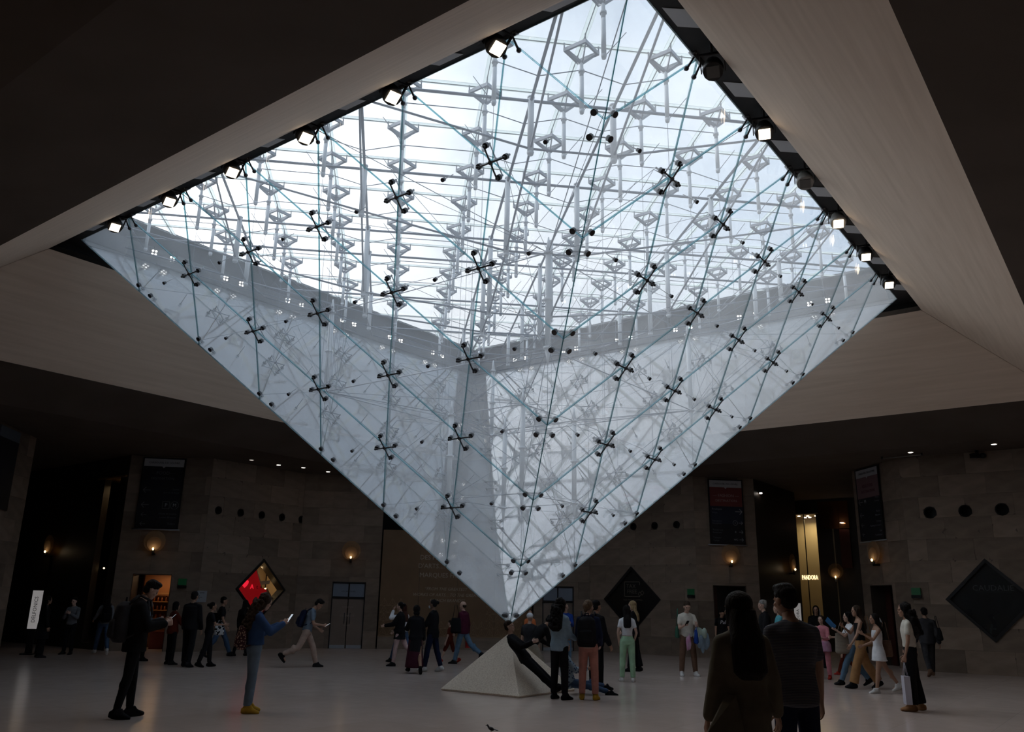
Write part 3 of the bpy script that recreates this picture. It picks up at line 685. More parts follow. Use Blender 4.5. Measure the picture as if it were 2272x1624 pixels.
# copper panel and red poster on the passage
M_ = endW
root = empty('copper_panel'); root.matrix_world = endW['M'](3.95, 5.5, .1); tag(root, 'tall copper mirrored panel high in the right passage', 'panel')
for i in range(3): MB().box((-.42+.42*i, 0, 0), (.41, 1.15, .03)).build('sheet', M_COPPER, root)
root = empty('poster'); root.matrix_world = endW['M'](4.35, 4.1, .1); tag(root, 'dim red poster in the right passage', 'poster')
MB().box((0,0,0), (.42, 1.6, .03)).build('board', mat('dim_red_poster', (.10,.02,.01), .6), root)
spot_l = empty('downlight', (16.2, 15.5, 5.16)); tag(spot_l, 'small downlight beside the dim red poster', 'lamp'); MB().cyl((0,0,0), (0,0,-.02), .08, n=10).build('lens', M_DOWN, spot_l)
spot_l = empty('downlight', (10.9, 11.6, 5.72)); tag(spot_l, 'small downlight at the corner of the red and navy banner pier', 'lamp'); MB().cyl((0,0,0.02), (0,0,-.02), .05, n=10).build('lens', M_DOWN, spot_l)
MB().box((0,0,.05), (.16,.16,.06)).build('housing', M_BLACK, spot_l)
# totems
for (x, y, z0, z1, wd, s, lb, yw) in ((12.75, 13.1, 0, 1.86, .24, 'PANDORA', 'white totem sign reading down its side behind the striped man', 10), (13.35, 12.7, 0, 1.66, .16, 'AGATHA', 'narrow pale totem sign right of the white totem', 10), (-12.62, 9.5, 0, 1.78, .27, 'DELFONICS', 'white lit totem sign reading DELFONICS at far left', 0)):
    root = empty('totem_sign', (x, y, 0), R(-yw)); tag(root, lb, 'sign')
    MB().box((0, 0, z0+(z1-z0)*.7), (wd, .05, (z1-z0)*.6)).build('face', M_TOTEM if x < 0 or wd > .2 else M_CARD, root)
    MB().box((0, .01, z1*.2), (wd*.7, .04, z1*.4)).build('stand', M_BLACK, root); MB().box((0, 0, .02), (wd*1.3, .3, .04)).build('base', M_BLACK, root)
    use(text_mesh(s, .14 if wd > .2 else .10, M_DARKPRINT, .002), 'lettering', root, frame_M((0, -.03, z1*.70), (0,0,1), (-1,0,0), (0,-1,0)))
# left passage: red and gold shop front
root = empty('shop_front'); root.matrix_world = cL['M'](1.0, 0, 0); tag(root, 'dark red and gold shop front in the left passage', 'shop window')
MB().box((0, 2.9, -1.1), (1.8, 5.6, .05)).build('back_wall', mat('dim_red_interior', (.06,.008,.006), .5), root)
MB().box((0, 5.52, -.5), (1.8, .05, 1.1)).build('shop_ceiling', mat('gold_ceiling', (.35,.22,.06), .4), root)
MB().box((.2, 3.4, -.9), (.18, 2.6, .04)).build('hanging_panel', M_CREAM, root); MB().box((-.2, 2.6, -.9), (.14, 1.6, .04)).build('hanging_panel', M_CREAM, root)
for z in (3.4, 4.3): MB().box((.25, z, -.7), (.6, .03, .25)).build('shelf', M_WOOD, root)
spots_row(root, [(-.1, 5.45, -.4), (.3, 5.45, -.7)], .04, mat('dim_warm_spot', (.8,.6,.2), .4, emit=(1,.75,.35), es=1.2))
for x, y in ((-.28, 2.55), (.42, 2.35), (.30, 1.95)): MB().ell((x, y, -.3), (.03,.03,.03), 8, 6).build('bulb', M_WARM, root)
p = cL['P'](1.0, 5.3, -.5); area_light('shop_lamp', p, .5, 1.5, (1, .7, .35))

# ---------------------------------------------------------------- the inverted glass pyramid
Q = 6.65*math.sqrt(2)/7; ZT, ZG = 1.25, 1.25+7.7284
TIP = V((0,0,ZT))
AR = [V((0,-7*Q,ZG-ZT)), V((-7*Q,0,ZG-ZT)), V((0,7*Q,ZG-ZT)), V((7*Q,0,ZG-ZT))]   # front, left, back, right arrises
FN = ['front left', 'back left', 'back right', 'front right']
pyr = empty('glass_pyramid', TIP); tag(pyr, 'inverted pyramid of clear glass panes hanging point down over the stone pyramid', 'pyramid')
def gp(fa, i, fb, j): return (AR[fa]*i + AR[fb]*j)/7
face_n = []
for k in range(4):
    A, B = AR[k], AR[(k+1) % 4]
    n = A.cross(B).normalized()
    if n.dot(V((0,0,1))) > 0: n = -n     # outward = downward
    face_n.append(n)
def inset(pts, d):
    c = sum((V(p) for p in pts), V((0,0,0)))/len(pts); n = len(pts); out = []
    nn = (V(pts[1])-V(pts[0])).cross(V(pts[2])-V(pts[1])).normalized()
    for i in range(n):
        p, a, b = V(pts[i]), V(pts[i-1]), V(pts[(i+1) % n])
        e1 = (p-a).normalized(); e2 = (b-p).normalized(); n1 = nn.cross(e1); n2 = nn.cross(e2)
        s = n1+n2; out.append(p + s*(d/max(.2, 1+n1.dot(n2))))
    return out
disc_v = None
XM = {}
def fitting_meshes():
    a = .245
    # local frame: x = level along the face, y = up the face, z = outward
    o = MB()
    for dx, dy in ((1,0), (0,1)):
        o.cyl((-a*dx, -a*1.0*dy, .055), (a*dx, a*1.0*dy, .055), .014, .014, 6)
    for dx, dy in ((1,0),(-1,0),(0,1),(0,-1)):
        o.ell((a*dx, a*dy, .055), (.024,.024,.024), 8, 6)
    o.ell((0,0,.055), (.04,.04,.03), 8, 6)
    for dx, dy in ((1,0),(-1,0),(0,1),(0,-1)):
        o.cyl((a*dx, a*dy, -.11), (a*dx, a*dy, .055), .012, n=6)
        o.cyl((a*dx, a*dy, -.045), (a*dx, a*dy, -.030), .044, n=12); o.cyl((a*dx, a*dy, .002), (a*dx, a*dy, .020), .044, n=12)
    i = MB()
    for dx, dy in ((1,0), (0,1)): i.cyl((-a*dx, -a*dy, -.12), (a*dx, a*dy, -.12), .011, n=6)
    i.ell((0,0,-.12), (.03,.03,.04), 8, 6); i.cyl((0,0,-.12), (0,0,-.34), .010, .006, 6)
    for dx, dy in ((1,0),(-1,0),(0,1),(0,-1)): i.ell((a*dx, a*dy, -.12), (.02,.02,.02), 6, 5)
    XM['outer'] = o.mesh('spider_fitting', M_STEELD); XM['inner'] = i.mesh('inner_cross', M_WIRE)
    p = MB(); p.cyl((0,0,.0), (0,0,.022), .033, n=12); p.cyl((0,0,-.03), (0,0,-.30), .008, .006, 6); p.cyl((0,0,-.04), (0,0,-.03), .03, n=10)
    XM['pin'] = p.mesh('centre_bolt', M_STEELD)
fitting_meshes()
Mloc = {}
for k in range(4):
    A, B = AR[k], AR[(k+1) % 4]; n = face_n[k]
    y = (A+B).normalized(); x = y.cross(n).normalized()
    for i in range(7):
        for j in range(7-i):
            if i+j < 6: pts = [gp(k,i,(k+1)%4,j), gp(k,i+1,(k+1)%4,j), gp(k,i+1,(k+1)%4,j+1), gp(k,i,(k+1)%4,j+1)]
            else: pts = [gp(k,i,(k+1)%4,j), gp(k,i+1,(k+1)%4,j), gp(k,i,(k+1)%4,j+1)]
            c = sum(pts, V((0,0,0)))/len(pts)
            ins = inset(pts, .007)
            MB().prism([p-c-n*.028 for p in ins], n*.028, 0, 1).build('pane', [M_PANE, M_EDGE], pyr, c)
            if i+j < 6 and not (i == 0 and j == 0): use(XM['pin'], 'centre_bolt', pyr, frame_M(c, x, y, n))
            if i >= 1 and j >= 1:
                P = gp(k,i,(k+1)%4,j)
                f = use(XM['outer'], 'spider_fitting', pyr, frame_M(P, x, y, n)); use(XM['inner'], 'inner_cross', f)
# top edge clamps at the frame
for k in range(4):
    n = face_n[k]; y = (AR[k]+AR[(k+1)%4]).normalized(); x = y.cross(n).normalized()
    cl = MB(); cl.box((0, .02, -.02), (.34, .09, .10)); cl.cyl((.1, -.02, .0), (.12, -.2, .02), .014, .018, 6); cl.cyl((-.1, -.02, .0), (-.12, -.2, .02), .014, .018, 6)
    for s in (-1, 1): cl.ell((s*.12, -.21, .01), (.038,.038,.038), 8, 6); cl.cyl((s*.19, .03, .0), (s*.13, .03, .0), .04, n=10)
    me = cl.mesh('edge_clamp', M_STEELD)
    for j in range(1, 7):
        P = gp(k, 7-j, (k+1)%4, j); use(me, 'edge_clamp', pyr, frame_M(P, x, y, n))
# arris clamps: pairs of discs joined by a level bar inside the corner
for k in range(4):
    na, nb = face_n[(k-1) % 4], face_n[k]
    for i in range(0, 7):
        P = AR[k]*i/7; up = AR[k].normalized()
        for s in ((-1, 1) if i else (1,)):
            c = P + up*(.17*s if i else .30)
            # directions away from the arris in each face (level)
            da = (AR[(k-1) % 4]-AR[k]); db = (AR[(k+1) % 4]-AR[k]); da.z = db.z = 0; da.normalize(); db.normalize()
            r = .20 if i else .14
            pa, pb = c+da*r, c+db*r
            m = MB()
            for p_, nn in ((pa, na), (pb, nb)):
                m.cyl(p_+nn*.004, p_+nn*.02, .047, n=12); m.cyl(p_-nn*.05, p_+nn*.01, .012, n=6); m.cyl(p_-nn*.045, p_-nn*.032, .045, n=10)
            m.cyl(pa-na*.05, pb-nb*.05, .010, n=6)
            m.build('corner_clamp', M_STEELD, pyr)
# masts inside the glass
MO = [V((0,-3*Q,0)), V((-3*Q,0,0)), V((0,3*Q,0)), V((3*Q,0,0))]
MI = [V((0,-1*Q,0)), V((-1*Q,0,0)), V((0,1*Q,0)), V((1*Q,0,0))]
OT, OB, IT, IB = 8.0-ZT, 5.62-ZT, 5.85-ZT, 3.45-ZT
def mast(p, zt, zb):
    m = MB(); a, b = p+V((0,0,zb)), p+V((0,0,zt))
    m.cyl(a+V((0,0,.28)), b-V((0,0,.28)), .052, n=10); m.cyl(a, a+V((0,0,.28)), .012, .052, 10); m.cyl(b-V((0,0,.28)), b, .052, .012, 10)
    for z in (zb+.30, zt-.30, (zb+zt)/2): m.cyl(p+V((0,0,z-.02)), p+V((0,0,z+.02)), .085, n=10)
    m.build('mast', M_WHITE, pyr)
for p in MO: mast(p, OT, OB)
for p in MI: mast(p, IT, IB)
def cable(a, b, r=.0065, nm='cable', par=None, m=None):
    MB().cyl(a, b, r, n=5).build(nm, m or M_WIRE, par if par is not None else pyr)
Z = lambda z: V((0,0,z))
for k in range(4):
    a, b = MO[k], MO[(k+1)%4]; c, d = MI[k], MI[(k+1)%4]
    cable(a+Z(OT-.3), b+Z(OT-.3), .010); cable(a+Z(OB+.3), b+Z(OB+.3), .013, 'tie_rod', m=M_STEEL)
    cable(c+Z(IT-.3), d+Z(IT-.3), .011, 'tie_rod', m=M_STEEL); cable(c+Z(IB+.3), d+Z(IB+.3), .009)
    cable(a+Z(OB+.3), c+Z(IT-.3), .010); cable(c+Z(IB+.3), MI[(k+2)%4]+Z(IT-.3), .006)
    cable(a+Z(OT-.3), c+Z(IT-.3), .006); cable(a+Z(OB+.3), c+Z(IB+.3), .006)
    cable(a+Z(OB+.3), d+Z(IT-.3), .006); cable(b+Z(OB+.3), c+Z(IT-.3), .006)
    cable(a+Z(OT-.3), AR[k]*.985, .009)
    for s in (1, 3): cable(a+Z(OT-.3), gp(k, 4 if s == 1 else 5, (k+s) % 4, 3 if s == 1 else 2)-V((0,0,.05)), .007)
    cable(c+Z(IB+.3), AR[k]*1/7+V((0,0,.15)), .006); cable(c+Z(IB+.3), AR[k]*2/7+V((0,0,.12)), .005)
    # from every glass node to the nearest mast collar
    for i in range(1, 7):
        for j in range(1, 7-i):
            P = gp(k, i, (k+1)%4, j)-face_n[k]*.34
            T = []
            for p in MO: T += [p+Z(OB+.3), p+Z(OT-.3)]
            for p in MI: T += [p+Z(IB+.3), p+Z(IT-.3)]
            T.sort(key=lambda t: (t-P).length)
            cable(P, T[0], .0045); cable(P, T[1], .004)
    for i in range(3, 7):
        P = AR[k]*i/7; T = MO[k]; cable(P+V((0,0,.12)), T+Z(OB+.3 if i < 5 else OT-.3), .005)

# ---------------------------------------------------------------- the skylight above the pyramid
sky = empty('skylight', (0,0,9.0)); tag(sky, 'square glazed skylight roof on white posts and steel trusses over the pyramid', 'skylight')
S0 = V((0,0,9.0))
ZR = 10.06
for i, (a, b) in enumerate(quadrants()):
    a, b = V((*a,0)), V((*b,0)); n = (a+b).normalized()
    t = (b-a).normalized()
    P = lambda d, hd, z: d*hd+V((0,0,z-9.0))
    mb = MB()
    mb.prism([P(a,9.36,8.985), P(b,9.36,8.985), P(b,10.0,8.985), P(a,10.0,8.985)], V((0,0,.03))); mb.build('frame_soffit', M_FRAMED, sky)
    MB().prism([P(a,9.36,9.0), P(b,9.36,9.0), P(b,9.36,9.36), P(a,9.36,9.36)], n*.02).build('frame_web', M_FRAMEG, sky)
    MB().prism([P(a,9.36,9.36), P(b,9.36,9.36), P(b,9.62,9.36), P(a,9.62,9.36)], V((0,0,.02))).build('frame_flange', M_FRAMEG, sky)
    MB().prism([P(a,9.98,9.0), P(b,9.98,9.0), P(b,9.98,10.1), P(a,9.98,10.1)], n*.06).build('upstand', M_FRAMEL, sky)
    MB().prism([P(a,9.80,9.98), P(b,9.80,9.98), P(b,10.0,10.06), P(a,10.0,10.06)], V((0,0,.02))).build('eaves_strip', M_FRAMEL, sky)
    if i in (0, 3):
        for k in range(7):      # skewed daylight patches painted as pale quads under the front beams, one per bay
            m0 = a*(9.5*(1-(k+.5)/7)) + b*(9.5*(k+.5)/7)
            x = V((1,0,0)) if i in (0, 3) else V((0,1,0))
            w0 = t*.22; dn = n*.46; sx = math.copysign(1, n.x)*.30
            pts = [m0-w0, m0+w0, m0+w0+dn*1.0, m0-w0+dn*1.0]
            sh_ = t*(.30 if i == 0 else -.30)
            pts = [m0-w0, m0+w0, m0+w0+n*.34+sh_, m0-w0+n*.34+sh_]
            MB().prism([p+V((0,0,-.024)) for p in pts], V((0,0,.006))).build('soffit_light_patch', mat('painted_light_patch', (.75,.8,.85), .45), sky)
hdp = [(0,-9.95),(9.95,0),(0,9.95),(-9.95,0)]
for i in range(-8, 8):
    for j in range(-8, 8):
        r = rect(i*Q+.02, j*Q+.02, (i+1)*Q-.02, (j+1)*Q-.02); p = inter(r, hdp)
        if len(p) > 2 and area(p) > .01:
            c = V((sum(q[0] for q in p)/len(p), sum(q[1] for q in p)/len(p), ZR-9.0))
            MB().prism([V((q[0], q[1], ZR-9.0))-c for q in p], V((0,0,.02))).build('roof_pane', M_ROOFGLASS, sky, c)
for i in range(-7, 8):
    l = 9.95-abs(i)*Q
    if l < .2: continue
    for ax in (0, 1):
        mb = MB()
        pts = [(-l, -.055), (l, -.055), (l, .055), (-l, .055)]
        q = [V((a_, i*Q+b_, 0)) if ax == 0 else V((i*Q+b_, a_, 0)) for a_, b_ in pts]
        mb.prism([p+V((0,0,ZR-9.03-.0)) for p in q], V((0,0,.015)))
        mb.build('glazing_strip', M_FRIT, sky)
        q = [V((a_, i*Q+b_*.12, 0)) if ax == 0 else V((i*Q+b_*.12, a_, 0)) for a_, b_ in pts]
        MB().prism([p+V((0,0,ZR-9.05)) for p in q], V((0,0,.012))).build('glazing_joint', mat('grey_joint', (.35,.36,.33), .6), sky)
# square node frames, posts
nf = MB(); s = .285; h = .06
P4 = [V((0,-s,0)), V((s,0,0)), V((0,s,0)), V((-s,0,0))]
for i in range(4):
    a, b = P4[i], P4[(i+1)%4]
    nf.prism([a, b, b*.82, a*.82], V((0,0,h)))
    nf.prism([a*.9+V((0,0,.0)), a*.9+V((0,0,.05)), V((0,0,-.16)), V((0,0,-.22))], (b-a).normalized()*.03)
    nf.cyl(a*.95+V((0,0,h)), a*.95+V((0,0,.16)), .012, n=5)
me_frame = nf.mesh('support_frame', M_STEEL)
po = MB(); po.cyl((0,0,-.18), (0,0,-.42), .030, .034, 8); po.cyl((0,0,-.42), (0,0,-1.0), .036, .036, 8); po.cyl((0,0,-1.0), (0,0,-1.06), .045, .03, 8); po.cyl((0,0,-.30), (0,0,-.34), .05, n=8)
me_post = po.mesh('roof_post', M_WHITE)
SX = (-4.5, -2.5, -.5, .5, 2.5, 4.5)
ZC = 9.40
def zb(x, y): h_ = abs(x)+abs(y); return ZC-1.75*max(0.0, 1-h_*h_/49)
for i in range(-6, 7):
    for j in range(-6, 7):
        if abs(i)+abs(j) > 6: continue
        c = V((i*Q, j*Q, 9.88-9.0)); f = use(me_frame, 'support_frame', sky, Matrix.Translation(c)); use(me_post, 'roof_post', f)
        # level tie rods
        a = V((i*Q, j*Q, .58))
        if abs(i+1)+abs(j) <= 6:
            if i+.5 in SX:
                m_ = V(((i+.5)*Q, j*Q, ZC-9.0)); cable(a, m_, .009, 'tie_rod', sky); cable(m_, V(((i+1)*Q, j*Q, .58)), .009, 'tie_rod', sky)
            else: cable(a, V(((i+1)*Q, j*Q, .58)), .009, 'tie_rod', sky)
        # hangers to the glass below
        zg = ZG-9.0-(7-(abs(i)+abs(j)))/7*(ZG-ZT)
        if i != 0 and j != 0: cable(V((i*Q, j*Q, -.18)), V((i*Q, j*Q, zg+.12)), .004, 'hanger', sky)
        sx = 1 if i >= 0 else -1
        cable(V((i*Q, j*Q, -.16)), V((i*Q+.24*Q*sx, j*Q, .28)), .006, 'tie_rod', sky)
for y in SX:
    l = 7.0-abs(y)
    for ax in (0, 1):
        T = (lambda a_, b_, z: V((a_*Q, b_*Q, z-9.0))) if ax == 0 else (lambda a_, b_, z: V((b_*Q, a_*Q, z-9.0)))
        MB().cyl(T(-l, y, ZC), T(l, y, ZC), .026, n=8).build('truss_chord', M_WIRE, sky)
        st = [x for x in SX if abs(x)+abs(y) < 6.6]
        pts = [T(-l, y, 9.15)] + [T(x, y, zb(x, y)) for x in st] + [T(l, y, 9.15)]
        mb = MB()
        for a, b in zip(pts, pts[1:]): mb.cyl(a, b, .019, n=6)
        mb.build('truss_tie', M_WIRE, sky)
        if ax == 0:
            for x in st:
                a, b = T(x, y, ZC+.05), T(x, y, zb(x, y)-.06)
                MB().cyl(a, b, .052, .052, 10).cyl(b, b-V((0,0,.05)), .06, .045, 10).cyl(a, a+V((0,0,.03)), .06, n=10).build('strut', M_WHITE, sky)

# lamps around the opening
def floodlight(P, aim, label, on=True, pale=False):
    z = (V(aim)-V(P)).normalized(); x = V((0,0,1)).cross(z).normalized(); y = z.cross(x)
    root = empty('floodlight'); root.matrix_world = frame_M(P, x, y, z); tag(root, label, 'floodlight', 'floodlights along the front edges of the opening')
    h = MB(); h.loft([((0,0,-.17), (1,0,0), (0,1,0), .05, .05), ((0,0,-.14), (1,0,0), (0,1,0), .11, .11), ((0,0,.02), (1,0,0), (0,1,0), .15, .15), ((0,0,.10), (1,0,0), (0,1,0), .135, .135)], 12)
    h.build('housing', mat('pale_grey_housing', (.30,.29,.27), .5) if pale else M_BLACK, root)
    MB().box((0,0,.105), (.17,.17,.012), rz=R(45)*0).build('lens', M_LAMP if on else M_LAMPOFF, root)
    b = MB()
    for s_ in (-1, 1): b.box((s_*.16, .07, -.03), (.015, .26, .05))
    b.box((0, .20, -.03), (.34, .015, .05)); b.build('yoke', M_BLACK, root)
    MB().cyl((0,.20,-.03), (0,.20,-.03)+V((0,0,0)) if False else (0,.36,-.03), .02, n=6).build('stem', M_BLACK, root)
    if on:
        ld = bpy.data.lights.new('flood_light', 'SPOT'); ld.energy = 25; ld.color = (1,.80,.60); ld.spot_size = R(80); ld.spot_blend = .6; ld.shadow_soft_size = .08
        lo = bpy.data.objects.new('flood_light', ld); C.objects.link(lo); lo.parent = root; lo.location = (0,0,.14); lo.rotation_euler = (math.pi, 0, 0)
ordn = ['first', 'second', 'third', 'fourth', 'fifth', 'sixth']
for k in range(1, 7):
    P = V((-(k+.12)*Q, -(7.13-k)*Q, 8.72)); aim = P+V((.55, -.35, -1.0))
    floodlight(P, P+V((.25, -.42, -.8)), ordn[6-k]+' floodlight from the left corner along the front left edge')
    P = V(((k+.10)*Q, -(7.13-k)*Q, 8.72))
    floodlight(P, P+V((-.20, -.42, -.8)), ordn[6-k]+' floodlight from the right corner along the front right edge', on=k not in (1, 3), pale=k in (3, 4))
lm = MB(); lm.box((0,0,0), (.20,.20,.05)); lm.box((0,.14,.05), (.05,.12,.04))
me_h = lm.mesh('led_housing', M_FRAMEG)
lc = MB()
for x in (-.035, .035):
    for y in (-.035, .035): lc.cyl((x,y,.026), (x,y,.032), .024, n=8)
me_c = lc.mesh('led_chip', M_LAMPW)
for sgn, side in ((-1, 'left'), (1, 'right')):
    for k in range(1, 7):
        for d, w_ in ((-.12, 'left'), (.12, 'right')):
            P = V((sgn*k*Q + d*Q, (7-k)*Q - sgn*d*Q*(1 if sgn < 0 else 1)*(-1 if sgn < 0 else 1)*1.0, 9.30))
            P = V((sgn*k*Q + d*Q, (6.96-k)*Q + (d*Q if sgn < 0 else -d*Q), 9.26))
            z = (V((-1.5, -12, 2.5))-P).normalized(); x = V((0,0,1)).cross(z).normalized(); y = z.cross(x)
            root = empty('led_lamp'); root.matrix_world = frame_M(P, x, y, z)
            tag(root, f'four dot lamp, {w_} of the {ordn[6-k]} pair from the {side} corner', 'lamp', 'four dot lamps along the back frame')
            use(me_h, 'housing', root); use(me_c, 'led_chips', root)
# ---------------------------------------------------------------- the small stone pyramid
S = 1.35; AP = V((0,0,1.10)); cs = [V((0,-S,0)), V((S,0,0)), V((0,S,0)), V((-S,0,0))]
mb = MB()
g = .035
cg = [c+V((0,0,g)) for c in cs]
for i in range(4):
    mb.poly([cg[i], cg[(i+1)%4], AP]); mb.poly([cs[i]*.985, cs[(i+1)%4]*.985, cg[(i+1)%4]*1.0, cg[i]*1.0])
mb.poly([c*.985 for c in cs][::-1])
sp = mb.build('stone_pyramid', M_PYR); tag(sp, 'small beige stone pyramid on the floor under the glass tip', 'pyramid')
#PEOPLE#
# ---------------------------------------------------------------- people
def fabric(name, c, rough=.9, pat=None, c2=None, sc=40):
    if name in MATS: return MATS[name]
    if pat is None: return noise_mat(name, tuple(x*.82 for x in c), tuple(min(1, x*1.1) for x in c), 9, rough, bump=.12, spec=.15, detail=3)
    def b(N, L, o):
        t = N('ShaderNodeTexCoord'); p = N('ShaderNodeBsdfPrincipled'); p.inputs['Roughness'].default_value = rough; p.inputs['Specular IOR Level'].default_value = .15
        r = N('ShaderNodeValToRGB'); r.color_ramp.interpolation = 'CONSTANT' if pat != 'soft' else 'LINEAR'
        r.color_ramp.elements[0].color = (*c, 1); r.color_ramp.elements[1].color = (*c2, 1); r.color_ramp.elements[1].position = .5
        if pat == 'stripe':
            w_ = N('ShaderNodeTexWave'); w_.bands_direction = 'Z'; w_.inputs['Scale'].default_value = sc; L(t.outputs['Object'], w_.inputs['Vector']); L(w_.outputs[0], r.inputs[0]); r.color_ramp.elements[1].position = .72
        else:
            w_ = N('ShaderNodeTexNoise' if pat == 'soft' else 'ShaderNodeTexVoronoi'); w_.inputs['Scale'].default_value = sc; L(t.outputs['Object'], w_.inputs['Vector']); L(w_.outputs[0], r.inputs[0]); r.color_ramp.elements[1].position = .38 if pat != 'soft' else .6
        L(r.outputs[0], p.inputs['Base Color']); L(p.outputs[0], o.inputs[0])
    return mat(name, c, build=b)
SK = {'fair': mat('fair_skin', (.52,.33,.25), .55), 'tan': mat('tan_skin', (.36,.20,.13), .55), 'dark': mat('brown_skin', (.20,.11,.07), .55)}
def hairm(n_, c): return noise_mat(n_, tuple(x*.45 for x in c), tuple(x*1.25 for x in c), 13, .7, 0, (6, 6, 1), .8, .18, detail=4)
HC = {'black': hairm('black_hair', (.011,.009,.009)), 'brown': hairm('brown_hair', (.045,.026,.016)), 'dkred': hairm('auburn_hair', (.06,.02,.013)),
      'blond': hairm('blond_hair', (.36,.25,.13)), 'ltbrown': hairm('light_brown_hair', (.16,.10,.06)), 'grey': hairm('grey_hair', (.28,.27,.26))}
M_EYE = mat('eye_dark', (.02,.015,.012), .2); M_LIP = mat('lips', (.33,.11,.10), .5)
PENDING = []
def remesh(mb, vox, name='m', sm=4):
    """queue a closed-volume union; returns the object, finished in flush()"""
    me = mb.mesh(name, M_BLACK); o = bpy.data.objects.new(name, me); C.objects.link(o)
    m = o.modifiers.new('r', 'REMESH'); m.mode = 'VOXEL'; m.voxel_size = vox; m.use_smooth_shade = True
    if sm: q = o.modifiers.new('s', 'SMOOTH'); q.factor = .5; q.iterations = sm
    PENDING.append(o); return o
def flush():
    dg = bpy.context.evaluated_depsgraph_get()
    for o in PENDING:
        me = bpy.data.meshes.new_from_object(o.evaluated_get(dg)); me.name = o.name
        mats = list(o.data.materials); o.modifiers.clear(); o.data = me; me.materials.clear()
        for q in mats: me.materials.append(q)
        me.polygons.foreach_set('use_smooth', [True]*len(me.polygons))
    PENDING.clear()
def to_arrays(me): return [v.co.copy() for v in me.vertices], [tuple(p.vertices) for p in me.polygons]

# head template: origin between the eyes' height in the middle of the skull, looking along +y, 0.235 m tall
hm = MB()
hm.ell((0, -.008, .030), (.076, .094, .090), 18, 12); hm.ell((0, .020, -.030), (.060, .066, .070), 14, 10)
hm.ell((0, .050, -.082), (.034, .032, .030), 12, 8); hm.ell((0, .010, -.060), (.055, .055, .045), 12, 8)
hm.ell((0, .078, .020), (.050, .016, .014), 12, 8)                       # brow
hm.loft([((0,.084,.012), (1,0,0), (0,.4,1), .008, .01), ((0,.100,-.022), (1,0,0), (0,.4,1), .015, .012), ((0,.090,-.036), (1,0,0), (0,.4,1), .014, .008)], 8)   # nose
hm.ell((0, .086, -.056), (.022, .010, .008), 10, 6); hm.ell((0, .082, -.067), (.019, .010, .007), 10, 6)   # lips
for s_ in (-1, 1):
    hm.ell((s_*.040, .060, -.022), (.022, .022, .022), 10, 8); hm.ell((s_*.077, -.004, -.010), (.010, .019, .032), 8, 6, M=Matrix.Rotation(s_*-.25, 3, 'Z'))
HEAD = remesh(hm, .0062, 'head', 3)
def hand_mb(grip):
    """right hand, wrist at origin, fingers along -z, palm facing -x (towards the body), thumb forward (+y)"""
    m = MB()
    m.loft([((0,0,.03), (1,0,0), (0,1,0), .020, .026), ((0,0,-.005), (1,0,0), (0,1,0), .019, .028), ((0,0,-.045), (1,0,0), (0,1,0), .016, .040), ((0,0,-.088), (1,0,0), (0,1,0), .013, .042)], 12)
    for k, (y, l) in enumerate(((.031,.070), (.011,.080), (-.010,.074), (-.029,.058))):
        b = (.25, .35, .35) if not grip else (.9, 1.35, 1.0)
        p = V((0, y, -.082)); a = 0.08
        for j, f in enumerate((.45, .32, .27)):
            a += b[j]; q = p + V((-math.sin(a), y*.10, -math.cos(a)))*l*f; m.cap(p, q, .0095-.001*j, .0088-.001*j, 7); p = q
    p = V((-.006, .024, -.020)); a = V((-.35, .80, -.62)).normalized() if not grip else V((-.62, .45, -.62)).normalized()
    q = p+a*.040; m.cap(p, q, .013, .011, 7); r = q+(a+V((-.25 if not grip else -.7, -.15, -.6))).normalized()*.034; m.cap(q, r, .0105, .0085, 7)
    return m
HANDS = {g_: remesh(hand_mb(g_ == 'grip'), .0046, 'hand', 2) for g_ in ('open', 'grip')}
flush()
HEADA = to_arrays(HEAD.data); HANDA = {k: to_arrays(o.data) for k, o in HANDS.items()}
for o in [HEAD]+list(HANDS.values()): bpy.data.objects.remove(o)

